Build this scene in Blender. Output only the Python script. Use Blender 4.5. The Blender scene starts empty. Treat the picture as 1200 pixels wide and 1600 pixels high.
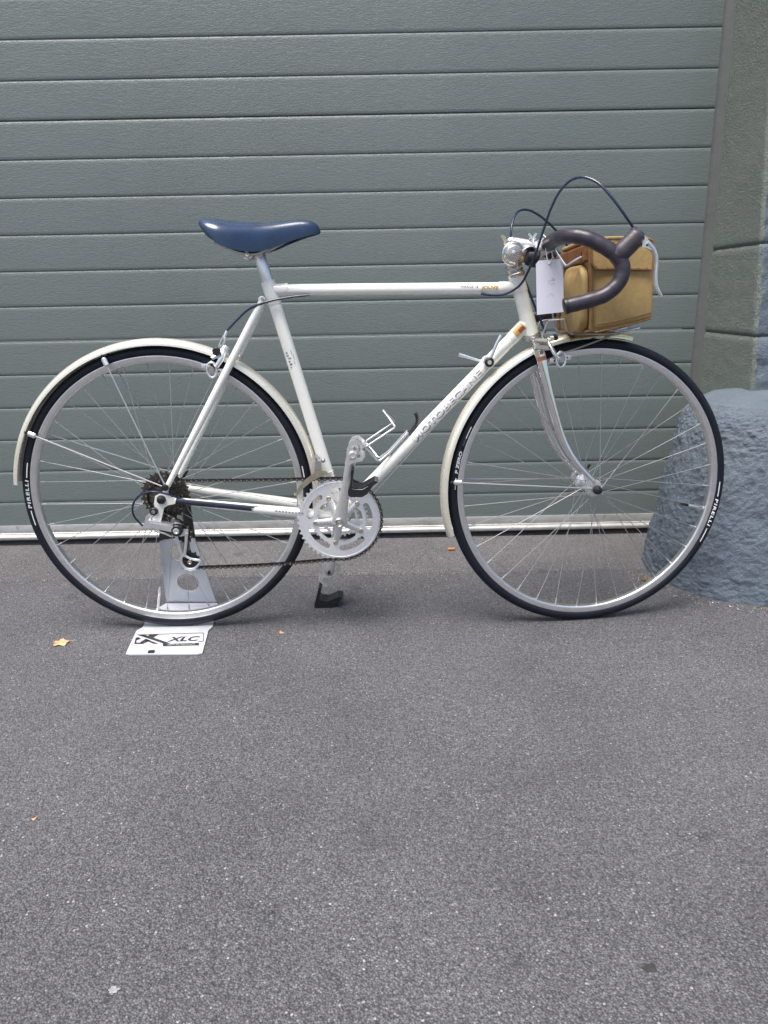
import bpy, bmesh, math, random
from mathutils import Vector as V, Matrix as Mx, noise
from mathutils.geometry import tessellate_polygon
R = math.radians
PI = math.pi
rng = random.Random(7)
scn = bpy.context.scene
col = scn.collection

# ------------------------------------------------------------------ camera
cd = bpy.data.cameras.new('camera'); cam = bpy.data.objects.new('camera', cd); col.objects.link(cam)
cd.sensor_fit = 'HORIZONTAL'; cd.sensor_width = 36.0; cd.lens = 1176.66 / 1200 * 36; cd.clip_start = 0.05; cd.clip_end = 400
cam.matrix_world = Mx(((0.9998, 0.0196, -0.0017, 0), (-0.0070, 0.2738, -0.9618, 0), (-0.0184, 0.9616, 0.2738, 0.7743), (0, 0, 0, 1)))
scn.camera = cam
# ------------------------------------------------------------------ light: soft daylight in open shade
SUN_EL, SUN_AZ = 70, -40          # azimuth: degrees left of straight behind the camera
wd = bpy.data.worlds.new('World'); scn.world = wd; wd.use_nodes = True
wt = wd.node_tree; sky = wt.nodes.new('ShaderNodeTexSky'); sky.sky_type = 'NISHITA'; sky.sun_disc = False
sky.sun_elevation = R(SUN_EL); sky.sun_rotation = R(180 - SUN_AZ); sky.air_density = 1.0; sky.dust_density = 4.0; sky.ozone_density = 1.0
wt.links.new(sky.outputs[0], wt.nodes['Background'].inputs[0]); wt.nodes['Background'].inputs[1].default_value = 0.062
sl = bpy.data.lights.new('sun', 'SUN'); sl.energy = 1.5; sl.angle = R(36); sl.color = (1.0, 0.96, 0.9)
so = bpy.data.objects.new('sun', sl); col.objects.link(so)
sd = V((math.sin(R(SUN_AZ)) * math.cos(R(SUN_EL)), -math.cos(R(SUN_AZ)) * math.cos(R(SUN_EL)), math.sin(R(SUN_EL))))
so.rotation_euler = sd.to_track_quat('Z', 'Y').to_euler(); so.location = sd * 12
vs = scn.view_settings; vs.view_transform = 'Standard'; vs.look = 'None'; vs.gamma = 1; vs.exposure = 1.65; vs.use_curve_mapping = False

# ------------------------------------------------------------------ materials
def nt(name):
    m = bpy.data.materials.new(name); m.use_nodes = True
    t = m.node_tree; return m, t, t.nodes['Principled BSDF']
def N(t, k, **kw):
    n = t.nodes.new(k)
    for a, b in kw.items():
        if a in n.inputs: n.inputs[a].default_value = b
        else: setattr(n, a, b)
    return n
def ramp(t, src, stops):
    r = t.nodes.new('ShaderNodeValToRGB'); e = r.color_ramp.elements
    while len(e) < len(stops): e.new(0.5)
    for i, (p, c) in enumerate(stops):
        e[i].position = p; e[i].color = (*c, 1) if len(c) == 3 else c
    t.links.new(src, r.inputs[0]); return r.outputs[0]
def mixc(t, fac, a, b, mode='MIX'):
    n = t.nodes.new('ShaderNodeMix'); n.data_type = 'RGBA'; n.blend_type = mode
    for i, s in ((0, fac), (6, a), (7, b)):
        if hasattr(s, 'links'): t.links.new(s, n.inputs[i])
        else: n.inputs[i].default_value = s if i == 0 else ((*s, 1) if len(s) == 3 else s)
    return n.outputs[2]
def coords(t, kind='Object', scale=(1, 1, 1)):
    tc = t.nodes.new('ShaderNodeTexCoord'); mp = t.nodes.new('ShaderNodeMapping'); mp.inputs['Scale'].default_value = scale
    t.links.new(tc.outputs[kind], mp.inputs[0]); return mp.outputs[0]
def noi(t, co, scale, detail=4, rough=0.55, dist=0.0):
    n = N(t, 'ShaderNodeTexNoise'); n.inputs['Scale'].default_value = scale; n.inputs['Detail'].default_value = detail
    n.inputs['Roughness'].default_value = rough; n.inputs['Distortion'].default_value = dist
    t.links.new(co, n.inputs['Vector']); return n.outputs[0]
def bump(t, p, h, strength, dist, prev=None):
    b = t.nodes.new('ShaderNodeBump'); b.inputs['Strength'].default_value = strength; b.inputs['Distance'].default_value = dist
    t.links.new(h, b.inputs['Height'])
    if prev: t.links.new(prev, b.inputs['Normal'])
    if p is not None: t.links.new(b.outputs[0], p.inputs['Normal'])
    return b.outputs[0]
def relief(t, p, parts):
    """one bump from several heights: (socket, height in metres)"""
    acc = None
    for s, w in parts:
        n = t.nodes.new('ShaderNodeMath'); n.operation = 'MULTIPLY_ADD'; t.links.new(s, n.inputs[0]); n.inputs[1].default_value = w * 1000
        if acc: t.links.new(acc, n.inputs[2])
        else: n.inputs[2].default_value = 0
        acc = n.outputs[0]
    bump(t, p, acc, 1.0, 0.001)
def simple(name, c, rough=0.5, metal=0.0, coat=0.0, var=0.08, scale=60, rvar=0.12, bmp=0.0, bscale=400, dirt=None, spec=0.5):
    m, t, p = nt(name); co = coords(t)
    n = noi(t, co, scale, 5)
    lo = tuple(x * (1 - var) for x in c); hi = tuple(min(1, x * (1 + var)) for x in c)
    cc = ramp(t, n, [(0.3, lo), (0.7, hi)])
    if dirt:
        dn = noi(t, co, dirt[1], 6, 0.7); df = ramp(t, dn, [(dirt[2], (0, 0, 0)), (dirt[2] + 0.15, (1, 1, 1))])
        cc = mixc(t, df, cc, dirt[0])
    t.links.new(cc, p.inputs['Base Color'])
    rr = N(t, 'ShaderNodeMapRange'); rr.inputs[3].default_value = max(0.02, rough - rvar); rr.inputs[4].default_value = min(1, rough + rvar)
    t.links.new(noi(t, co, scale * 2.3, 4), rr.inputs[0]); t.links.new(rr.outputs[0], p.inputs['Roughness'])
    p.inputs['Metallic'].default_value = metal; p.inputs['Coat Weight'].default_value = coat; p.inputs['Coat Roughness'].default_value = 0.08
    p.inputs['Specular IOR Level'].default_value = spec
    if bmp: bump(t, p, noi(t, co, bscale, 3), bmp, 0.001)
    return m
M = {}
M['white'] = simple('white_enamel', (0.83, 0.83, 0.775), 0.22, coat=0.6, var=0.03, scale=25, rvar=0.06, dirt=((0.55, 0.52, 0.44), 60, 0.70))
M['chrome'] = simple('chrome', (0.90, 0.89, 0.87), 0.05, 1.0, var=0.03, rvar=0.03)
M['alloy'] = simple('polished_alloy', (0.88, 0.88, 0.87), 0.34, 0.88, var=0.04, scale=90, dirt=((0.50, 0.46, 0.40), 60, 0.74))
M['ring'] = simple('chainring_alloy', (0.90, 0.90, 0.92), 0.46, 0.72, var=0.04, scale=90)
M['rim'] = simple('rim_alloy', (0.80, 0.79, 0.78), 0.36, 1.0, var=0.05, scale=50, dirt=((0.6, 0.58, 0.55), 90, 0.72))
M['steel'] = simple('dull_steel', (0.55, 0.54, 0.52), 0.38, 1.0, var=0.12, scale=140, dirt=((0.2, 0.17, 0.13), 200, 0.62))
M['spoke'] = simple('spoke_steel', (0.50, 0.50, 0.51), 0.40, 0.8, var=0.01, rvar=0.01)
M['guard'] = simple('champagne_guard', (0.86, 0.82, 0.70), 0.30, 0.62, var=0.04, scale=20, coat=0.3, dirt=((0.70, 0.62, 0.46), 9, 0.64))
M['gold'] = simple('gilt_guard_tip', (0.86, 0.73, 0.42), 0.26, 1.0, var=0.08, scale=30)  # mudguard tip: golden reflection of the bag put into the colour
M['bell'] = simple('worn_bell', (0.78, 0.75, 0.70), 0.24, 1.0, var=0.1, scale=90, dirt=((0.45, 0.40, 0.33), 160, 0.60))
M['brass'] = simple('tarnished_cage', (0.62, 0.56, 0.42), 0.36, 1.0, var=0.12, scale=110)
M['rubber'] = simple('tyre_rubber', (0.009, 0.011, 0.018), 0.50, var=0.25, scale=40, bmp=0.2, bscale=900, spec=0.28)
M['black'] = simple('black_plastic', (0.014, 0.015, 0.018), 0.38, var=0.2, scale=80)
M['chain'] = simple('oily_chain', (0.13, 0.115, 0.10), 0.42, 0.9, var=0.35, scale=300)
M['cog'] = simple('grimy_cogs', (0.10, 0.09, 0.08), 0.45, 0.8, var=0.5, scale=160)
M['pin'] = simple('chain_pin', (0.55, 0.53, 0.50), 0.3, 1.0)
M['navy'] = simple('navy_housing', (0.009, 0.019, 0.062), 0.30, var=0.15, coat=0.3)
M['sticker_navy'] = simple('navy_stay_guard', (0.012, 0.015, 0.034), 0.4, var=0.2)
M['saddle'] = simple('blue_saddle_vinyl', (0.013, 0.034, 0.082), 0.24, var=0.2, scale=35, coat=0.4, rvar=0.08, bmp=0.12, bscale=1100)
M['tape'] = simple('bar_tape', (0.036, 0.031, 0.042), 0.33, var=0.22, scale=45, rvar=0.1, bmp=0.25, bscale=700, dirt=((0.075, 0.068, 0.078), 70, 0.66))
M['hoodr'] = simple('hood_rubber', (0.048, 0.040, 0.052), 0.40, var=0.2, scale=60, bmp=0.3, bscale=500)
M['lever'] = simple('lever_alloy', (0.88, 0.89, 0.90), 0.32, 0.9, var=0.03)
M['leather'] = simple('brown_leather', (0.24, 0.095, 0.032), 0.55, var=0.35, scale=55, bmp=0.4, bscale=350)
M['trim'] = simple('leather_piping', (0.20, 0.105, 0.040), 0.6, var=0.3, scale=90, bmp=0.3, bscale=500)
M['paper'] = simple('tag_paper', (0.74, 0.74, 0.84), 0.8, var=0.02, scale=20, rvar=0.05)
M['card'] = simple('tag_washer', (0.40, 0.22, 0.13), 0.7)
M['ink'] = simple('pencil_ink', (0.08, 0.08, 0.11), 0.7)
M['string'] = simple('white_string', (0.75, 0.74, 0.72), 0.8)
M['decal'] = simple('silver_lettering', (0.21, 0.215, 0.24), 0.4, var=0.3, scale=300)
M['decald'] = simple('dark_lettering', (0.12, 0.12, 0.15), 0.5, var=0.3, scale=400)
M['decalg'] = simple('gilt_lettering', (0.55, 0.34, 0.06), 0.4, var=0.3, scale=400)
M['dwhite'] = simple('white_lettering', (0.78, 0.78, 0.78), 0.5, var=0.05)
M['orange'] = simple('orange_sticker', (0.30, 0.115, 0.05), 0.45, var=0.3, scale=300)
M['red'] = simple('red_sticker', (0.26, 0.06, 0.035), 0.45, var=0.3, scale=300)
M['goldst'] = simple('gold_sticker', (0.50, 0.34, 0.11), 0.35, 0.3, var=0.2, scale=300)
M['stand'] = simple('stand_grey', (0.40, 0.42, 0.46), 0.34, 0.25, var=0.06, scale=30, dirt=((0.22, 0.22, 0.24), 60, 0.68))
M['standw'] = simple('stand_base_silver', (0.63, 0.655, 0.71), 0.36, 0.25, var=0.05, scale=30, dirt=((0.40, 0.40, 0.42), 45, 0.63))
M['seal'] = simple('door_seal_rubber', (0.016, 0.016, 0.017), 0.8, var=0.5, scale=40, bmp=0.5, bscale=120, dirt=((0.07, 0.065, 0.06), 90, 0.60))
M['leaf'] = simple('dry_leaf', (0.60, 0.36, 0.20), 0.7, var=0.35, scale=60, bmp=0.5, bscale=200)
M['butt'] = simple('orange_paper', (0.60, 0.22, 0.06), 0.7, var=0.2)
M['grit'] = simple('pale_grit', (0.55, 0.53, 0.50), 0.8, var=0.3)
M['litter'] = simple('dry_litter', (0.24, 0.17, 0.10), 0.9, var=0.5, scale=100)

def canvas_mat():
    m, t, p = nt('tan_canvas'); co = coords(t)
    n = noi(t, co, 9, 5, 0.6); n2 = noi(t, co, 120, 3)
    c = ramp(t, n, [(0.3, (0.30, 0.198, 0.070)), (0.7, (0.44, 0.305, 0.120))])
    c = mixc(t, 0.25, c, ramp(t, n2, [(0.3, (0.30, 0.20, 0.08)), (0.7, (0.52, 0.37, 0.17))]))
    t.links.new(c, p.inputs['Base Color']); p.inputs['Roughness'].default_value = 0.72
    w1 = N(t, 'ShaderNodeTexWave', Scale=260.0, bands_direction='Z'); t.links.new(co, w1.inputs[0])
    w2 = N(t, 'ShaderNodeTexWave', Scale=260.0, bands_direction='X'); t.links.new(co, w2.inputs[0])
    b = bump(t, None, w1.outputs[1], 0.12, 0.0006); b = bump(t, None, w2.outputs[1], 0.12, 0.0006, b)
    bump(t, p, noi(t, co, 14, 3), 0.35, 0.008, b); return m
M['canvas'] = canvas_mat()

def door_mat():
    m, t, p = nt('door_paint'); co = coords(t, 'Object')
    big = noi(t, co, 1.6, 4); sm = noi(t, co, 30, 5, 0.65)
    c = ramp(t, big, [(0.3, (0.133, 0.161, 0.155)), (0.7, (0.153, 0.182, 0.175))])
    c = mixc(t, ramp(t, sm, [(0.62, (0, 0, 0)), (0.78, (0.35, 0.35, 0.35))]), c, (0.105, 0.128, 0.125))
    # run-down dirt and scuffs
    co2 = coords(t, 'Object', (14, 1, 1.2)); st = noi(t, co2, 2.0, 5, 0.7)
    c = mixc(t, ramp(t, st, [(0.55, (0, 0, 0)), (0.75, (0.30, 0.30, 0.30))]), c, (0.118, 0.135, 0.128))
    scr = noi(t, coords(t, 'Object', (3, 1, 9)), 9.0, 2, 0.5); c = mixc(t, ramp(t, scr, [(0.80, (0, 0, 0)), (0.83, (0.4, 0.4, 0.4))]), c, (0.24, 0.27, 0.27))
    t.links.new(c, p.inputs['Base Color'])
    rr = N(t, 'ShaderNodeMapRange'); rr.inputs[3].default_value = 0.36; rr.inputs[4].default_value = 0.50; p.inputs['Specular IOR Level'].default_value = 0.6
    t.links.new(sm, rr.inputs[0]); t.links.new(rr.outputs[0], p.inputs['Roughness'])
    # embossed wrinkle grain running along the door
    g = noi(t, coords(t, 'Object', (34, 34, 120)), 1.0, 3, 0.55, 1.3)
    r1 = ramp(t, g, [(0.40, (0, 0, 0)), (0.50, (1, 1, 1)), (0.60, (0, 0, 0))])
    g2 = noi(t, coords(t, 'Object', (55, 55, 200)), 1.0, 2, 0.5, 1.6)
    relief(t, p, [(r1, 0.00022), (g2, 0.00028), (noi(t, co, 5, 2), 0.0022)]); return m
M['door'] = door_mat()

def frame_mat():
    m, t, p = nt('door_trim_paint'); co = coords(t)
    c = ramp(t, noi(t, co, 18, 6, 0.7), [(0.3, (0.090, 0.098, 0.094)), (0.7, (0.120, 0.126, 0.120))])
    co2 = coords(t, 'Object', (40, 40, 2)); s = noi(t, co2, 2, 5, 0.7)
    c = mixc(t, ramp(t, s, [(0.6, (0, 0, 0)), (0.75, (0.5, 0.5, 0.5))]), c, (0.15, 0.145, 0.13))
    t.links.new(c, p.inputs['Base Color']); p.inputs['Roughness'].default_value = 0.6
    bump(t, p, noi(t, co, 60, 4), 0.3, 0.002); return m
M['doortrim'] = frame_mat()

def plaster_mat(name, lo, hi, drip, rough_b, speck):
    m, t, p = nt(name); co = coords(t)
    c = ramp(t, noi(t, co, 5, 6, 0.6), [(0.3, lo), (0.7, hi)])
    d = noi(t, coords(t, 'Object', (22, 22, 5)), 3, 5, 0.7)
    c = mixc(t, ramp(t, d, [(0.66, (0, 0, 0)), (0.76, (0.6, 0.6, 0.6))]), c, drip)
    sp = noi(t, co, 170, 3, 0.6); c = mixc(t, ramp(t, sp, [(0.60, (0, 0, 0)), (0.69, (speck,) * 3)]), c, drip)
    t.links.new(c, p.inputs['Base Color']); p.inputs['Roughness'].default_value = 0.62
    relief(t, p, [(noi(t, co, 170, 4, 0.7), 0.0036 * rough_b), (noi(t, co, 480, 2), 0.0009 * rough_b), (noi(t, co, 40, 2), 0.002 * rough_b)]); return m
M['jamb'] = plaster_mat('green_grey_masonry_paint', (0.150, 0.176, 0.156), (0.180, 0.206, 0.184), (0.34, 0.36, 0.32), 1.9, 0.5)
M['stone'] = plaster_mat('blue_grey_masonry_paint', (0.104, 0.134, 0.170), (0.154, 0.188, 0.228), (0.30, 0.34, 0.385), 1.6, 0.35)
M['mortar'] = simple('dark_mortar', (0.08, 0.085, 0.085), 0.9, var=0.3)

def rail_mat():
    m, t, p = nt('weathered_alloy_rail'); co = coords(t)
    c = ramp(t, noi(t, coords(t, 'Object', (1, 1, 3)), 14, 6, 0.7), [(0.35, (0.34, 0.335, 0.325)), (0.65, (0.47, 0.47, 0.46))])
    c = mixc(t, ramp(t, noi(t, co, 70, 5, 0.75), [(0.60, (0, 0, 0)), (0.68, (0.8, 0.8, 0.8))]), c, (0.14, 0.13, 0.12))
    t.links.new(c, p.inputs['Base Color']); p.inputs['Roughness'].default_value = 0.42; p.inputs['Metallic'].default_value = 0.45
    bump(t, p, noi(t, co, 200, 4), 0.3, 0.001); return m
M['rail'] = rail_mat()

def asphalt_mat(name, base, worn, seed):
    m, t, p = nt(name); co0 = coords(t)
    ad = t.nodes.new('ShaderNodeVectorMath'); ad.operation = 'ADD'; t.links.new(co0, ad.inputs[0]); ad.inputs[1].default_value = (seed, seed * 1.7, 0)
    co = ad.outputs[0]
    v = N(t, 'ShaderNodeTexVoronoi', Scale=340.0); t.links.new(co, v.inputs['Vector'])
    v2 = N(t, 'ShaderNodeTexVoronoi', Scale=560.0); t.links.new(co, v2.inputs['Vector'])
    sep = t.nodes.new('ShaderNodeSeparateColor'); t.links.new(v.outputs['Color'], sep.inputs[0])
    sep2 = t.nodes.new('ShaderNodeSeparateColor'); t.links.new(v2.outputs['Color'], sep2.inputs[0])
    b = base
    stone = ramp(t, sep.outputs[0], [(0.0, tuple(x * 0.45 for x in b)), (0.45, b), (0.80, tuple(x * 1.4 for x in b)), (0.93, tuple(x * 1.7 for x in b)), (1.0, tuple(min(0.6, x * 3.0) for x in b))])
    fine = ramp(t, sep2.outputs[1], [(0.0, tuple(x * 0.6 for x in b)), (0.6, b), (1.0, tuple(x * 1.6 for x in b))])
    c = mixc(t, 0.5, stone, fine)
    gap = ramp(t, v.outputs['Distance'], [(0.35, (1, 1, 1)), (0.75, (0.45, 0.45, 0.45))]); c = mixc(t, 1.0, c, gap, 'MULTIPLY')
    clump = noi(t, co, 150, 2, 0.6); c = mixc(t, 1.0, c, ramp(t, clump, [(0.33, (0.62, 0.62, 0.62)), (0.43, (0.96, 0.96, 0.96)), (0.72, (1.08, 1.08, 1.08))]), 'MULTIPLY')
    v3 = N(t, 'ShaderNodeTexVoronoi', Scale=150.0); t.links.new(co, v3.inputs['Vector']); sep3 = t.nodes.new('ShaderNodeSeparateColor'); t.links.new(v3.outputs['Color'], sep3.inputs[0])
    fl_ = t.nodes.new('ShaderNodeMath'); fl_.operation = 'MULTIPLY'; t.links.new(ramp(t, sep3.outputs[0], [(0.955, (0, 0, 0)), (0.965, (0.8, 0.8, 0.8))]), fl_.inputs[0]); t.links.new(ramp(t, v3.outputs['Distance'], [(0.22, (1, 1, 1)), (0.30, (0, 0, 0))]), fl_.inputs[1])
    c = mixc(t, fl_.outputs[0], c, (0.46, 0.44, 0.43))
    bigv = noi(t, co, 0.9, 6, 0.62); c = mixc(t, ramp(t, bigv, [(0.35, (0, 0, 0)), (0.70, (0.22, 0.22, 0.22))]), c, worn)
    mid = noi(t, co, 2.2, 5, 0.62); c = mixc(t, 1.0, c, ramp(t, mid, [(0.3, (0.80, 0.80, 0.81)), (0.5, (1.0, 1.0, 1.0)), (0.7, (1.14, 1.14, 1.13))]), 'MULTIPLY')
    sm_ = noi(t, co, 9, 4, 0.6); c = mixc(t, 1.0, c, ramp(t, sm_, [(0.27, (0.72, 0.72, 0.72)), (0.36, (1, 1, 1)), (1.0, (1, 1, 1))]), 'MULTIPLY')
    t.links.new(c, p.inputs['Base Color']); p.inputs['Roughness'].default_value = 0.82; p.inputs['Specular IOR Level'].default_value = 0.35
    inv = ramp(t, v.outputs['Distance'], [(0.0, (1, 1, 1)), (0.8, (0, 0, 0))])
    relief(t, p, [(inv, 0.0018), (sep.outputs[1], 0.0007), (clump, 0.0022), (noi(t, co, 25, 3), 0.0030)])
    return m
M['asphalt'] = asphalt_mat('asphalt', (0.138, 0.138, 0.149), (0.156, 0.156, 0.167), 0.0)
M['apron'] = asphalt_mat('older_asphalt', (0.156, 0.153, 0.160), (0.176, 0.172, 0.178), 5.3)
M['stain'] = simple('oil_stain', (0.035, 0.033, 0.034), 0.7, var=0.4, scale=200, bmp=0.6, bscale=300)
M['splash'] = simple('pale_splash', (0.27, 0.27, 0.27), 0.8, var=0.4, scale=300, bmp=0.6, bscale=300)
# ------------------------------------------------------------------ mesh helpers
def crv(pts, n=6):
    """Catmull-Rom through the points"""
    P = [V(p) for p in pts]; out = []
    P = [P[0] * 2 - P[1]] + P + [P[-1] * 2 - P[-2]]
    for i in range(1, len(P) - 2):
        a, b, c, d = P[i - 1:i + 3]
        for k in range(n):
            s = k / n
            out.append(0.5 * ((2 * b) + (c - a) * s + (2 * a - 5 * b + 4 * c - d) * s * s + (3 * b - a - 3 * c + d) * s ** 3))
    out.append(P[-2]); return out
def lerpl(vals, n):
    out = []
    for i in range(n):
        s = i / (n - 1) * (len(vals) - 1); k = min(int(s), len(vals) - 2); out.append(vals[k] + (vals[k + 1] - vals[k]) * (s - k))
    return out
class MB:
    def __init__(s): s.v = []; s.f = []; s.m = []; s.cur = 0
    def add(s, vs, fs):
        o = len(s.v); s.v += [V(x) for x in vs]; s.f += [tuple(i + o for i in f) for f in fs]; s.m += [s.cur] * len(fs); return s
    def tube(s, path, r, n=10, cap=True, closed=False, asp=None, up=None):
        P = [V(p) for p in path]; L = len(P)
        rr = r if isinstance(r, (list, tuple)) else [r] * L
        if len(rr) != L: rr = lerpl(list(rr), L)
        T = []
        for i in range(L):
            a = P[(i - 1) % L] if closed or i else P[0]; b = P[(i + 1) % L] if closed or i < L - 1 else P[-1]
            T.append((b - a).normalized())
        u = V(up) if up else (V((0, 0, 1)) if abs(T[0].z) < 0.9 else V((1, 0, 0)))
        u = (u - T[0] * u.dot(T[0])).normalized(); vs = []
        for i in range(L):
            if up: u = V(up)
            u = (u - T[i] * u.dot(T[i])).normalized(); w = T[i].cross(u)
            ax = asp[0] if asp else 1; ay = asp[1] if asp else 1
            for k in range(n):
                a = 2 * PI * k / n; vs.append(P[i] + (u * math.cos(a) * ax + w * math.sin(a) * ay) * rr[i])
        fs = []
        for i in range(L if closed else L - 1):
            j = (i + 1) % L
            for k in range(n): fs.append((i * n + k, i * n + (k + 1) % n, j * n + (k + 1) % n, j * n + k))
        if cap and not closed: fs.append(tuple(range(n))[::-1]); fs.append(tuple((L - 1) * n + k for k in range(n)))
        return s.add(vs, fs)
    def lathe(s, prof, org=(0, 0, 0), axis=(0, 1, 0), n=32, closed=False):
        """prof: (radius, along the axis)"""
        ax = V(axis).normalized(); u = V((1, 0, 0)) if abs(ax.x) < 0.9 else V((0, 0, 1)); u = (u - ax * u.dot(ax)).normalized(); w = ax.cross(u)
        L = len(prof); vs = []
        for r_, a in prof:
            for k in range(n):
                t = 2 * PI * k / n; vs.append(V(org) + ax * a + (u * math.cos(t) + w * math.sin(t)) * max(r_, 1e-5))
        fs = []
        for i in range(L if closed else L - 1):
            j = (i + 1) % L
            for k in range(n): fs.append((i * n + k, i * n + (k + 1) % n, j * n + (k + 1) % n, j * n + k))
        if not closed: fs.append(tuple(range(n))[::-1]); fs.append(tuple((L - 1) * n + k for k in range(n)))
        return s.add(vs, fs)
    def cyl(s, a, b, r, n=14, bev=0.0):
        a, b = V(a), V(b); L = (b - a).length
        pr = [(r, 0), (r, L)] if not bev else [(r - bev, 0), (r, bev), (r, L - bev), (r - bev, L)]
        return s.lathe(pr, a, b - a, n)
    def prism(s, outer, holes=(), org=(0, 0, 0), ux=(1, 0, 0), uy=(0, 0, 1), nz=None, d=0.003):
        """flat plate with holes; outline in the (ux,uy) plane, thickness d along nz"""
        ux, uy, org = V(ux), V(uy), V(org); nz = V(nz) if nz else V((0, 1, 0))
        def area(l): return sum(l[i][0] * l[(i + 1) % len(l)][1] - l[(i + 1) % len(l)][0] * l[i][1] for i in range(len(l)))
        loops = [[V((p[0], p[1], 0)) for p in (l if (area(l) > 0) == (k == 0) else l[::-1])] for k, l in enumerate([outer, *holes])]
        tri = tessellate_polygon(loops); flat = [p for l in loops for p in l]; n = len(flat)
        A = [org + ux * p.x + uy * p.y for p in flat]
        fs = [tuple(t) for t in tri] + [tuple(i + n for i in t[::-1]) for t in tri]; o = 0
        for l in loops:
            k = len(l)
            for i in range(k): fs.append((o + i, o + (i + 1) % k, o + (i + 1) % k + n, o + i + n))
            o += k
        return s.add(A + [a + nz * d for a in A], fs)
    def poly(s, pts, d, nz=(0, 1, 0)):
        """plate from 3-D outline points, thickness d along nz"""
        P = [V(p) for p in pts]; n = len(P); nz = V(nz)
        tri = tessellate_polygon([P]); fs = [tuple(t) for t in tri] + [tuple(i + n for i in t[::-1]) for t in tri]
        fs += [(i, (i + 1) % n, (i + 1) % n + n, i + n) for i in range(n)]
        return s.add(P + [p + nz * d for p in P], fs)
    def box(s, c, sz, rot=None, bev=0.0):
        hx, hy, hz = sz[0] / 2, sz[1] / 2, sz[2] / 2; m = rot or Mx.Identity(3)
        bm = bmesh.new(); bmesh.ops.create_cube(bm, size=1, matrix=Mx.Diagonal((sz[0], sz[1], sz[2], 1)))
        if bev: bmesh.ops.bevel(bm, geom=list(bm.edges), offset=bev, segments=2, affect='EDGES', profile=0.6)
        bm.verts.ensure_lookup_table(); vs = [V(c) + m @ q.co for q in bm.verts]; fs = [tuple(q.index for q in f.verts) for f in bm.faces]
        bm.free(); return s.add(vs, fs)
    def ball(s, c, r, n=12, sc=(1, 1, 1)):
        vs = []; fs = []; h = n // 2
        for i in range(h + 1):
            th = PI * i / h
            for k in range(n):
                a = 2 * PI * k / n; vs.append(V(c) + V((math.sin(th) * math.cos(a) * r * sc[0], math.sin(th) * math.sin(a) * r * sc[1], math.cos(th) * r * sc[2])))
        for i in range(h):
            for k in range(n): fs.append((i * n + k, (i + 1) * n + k, (i + 1) * n + (k + 1) % n, i * n + (k + 1) % n))
        return s.add(vs, fs)
    def loft(s, rings, cap=True):
        n = len(rings[0]); vs = [p for r_ in rings for p in r_]; fs = []
        for i in range(len(rings) - 1):
            for k in range(n): fs.append((i * n + k, i * n + (k + 1) % n, (i + 1) * n + (k + 1) % n, (i + 1) * n + k))
        if cap: fs.append(tuple(range(n))[::-1]); fs.append(tuple((len(rings) - 1) * n + k for k in range(n)))
        return s.add(vs, fs)
    def soft(s, C, n=10, rnd=0.15, bulge=0.0, fn=None):
        """rounded box mapped into 8 corners C[x][y][z]; bulge in metres"""
        cc = [[[V(C[i][j][k]) for k in (0, 1)] for j in (0, 1)] for i in (0, 1)]
        def tri(p):
            a, b, c = [(q + 1) / 2 for q in p]; o = V((0, 0, 0))
            for i in (0, 1):
                for j in (0, 1):
                    for k in (0, 1): o += cc[i][j][k] * ((a if i else 1 - a) * (b if j else 1 - b) * (c if k else 1 - c))
            return o
        bm = bmesh.new(); bmesh.ops.create_cube(bm, size=2); bmesh.ops.subdivide_edges(bm, edges=list(bm.edges), cuts=n, use_grid_fill=True)
        ctr = tri((0, 0, 0))
        for q in bm.verts:
            p = V(q.co); inner = V([max(-1 + rnd, min(1 - rnd, c)) for c in p]); d = p - inner
            if d.length > 1e-6: d = d.normalized() * rnd
            bf = 1.0
            x = tri(inner + d)
            if bulge:
                ad = [abs(c) for c in p]; k = ad.index(max(ad)); o = [c for i, c in enumerate(p) if i != k]
                nv = V((0, 0, 0)); nv[k] = 1 if p[k] > 0 else -1
                x = x + (tri(tuple(nv)) - ctr).normalized() * bulge * (1 - o[0] ** 2) * (1 - o[1] ** 2)
            q.co = fn(x, p) if fn else x
        bm.verts.ensure_lookup_table(); vs = [V(q.co) for q in bm.verts]; fs = [tuple(q.index for q in f.verts) for f in bm.faces]; bm.free()
        return s.add(vs, fs)
    def mesh(s, name, mats, xf=None, ang=35):
        me = bpy.data.meshes.new(name); vs = [xf @ q for q in s.v] if xf else s.v
        me.from_pydata([tuple(q) for q in vs], [], s.f); mats = mats if isinstance(mats, (list, tuple)) else [mats]
        for a in mats: me.materials.append(M[a])
        me.polygons.foreach_set('material_index', s.m)
        bm = bmesh.new(); bm.from_mesh(me); bmesh.ops.recalc_face_normals(bm, faces=list(bm.faces)); bm.to_mesh(me); bm.free()
        me.polygons.foreach_set('use_smooth', [True] * len(me.polygons)); me.set_sharp_from_angle(angle=R(ang)); me.update(); return me
    def build(s, name, mats, parent=None, xf=None, ang=35):
        o = bpy.data.objects.new(name, s.mesh(name, mats, xf, ang)); col.objects.link(o); o.parent = parent; return o
def empty(name, parent=None, mat=None):
    o = bpy.data.objects.new(name, None); col.objects.link(o); o.parent = parent; o.empty_display_size = 0.05
    if mat: o.matrix_local = mat
    return o
def tag(o, label=None, cat=None, group=None, kind=None):
    for k, x in (('label', label), ('category', cat), ('group', group), ('kind', kind)):
        if x: o[k] = x
    return o
def link(name, me, parent, mat=None):
    o = bpy.data.objects.new(name, me); col.objects.link(o); o.parent = parent
    if mat: o.matrix_local = mat
    return o
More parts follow.
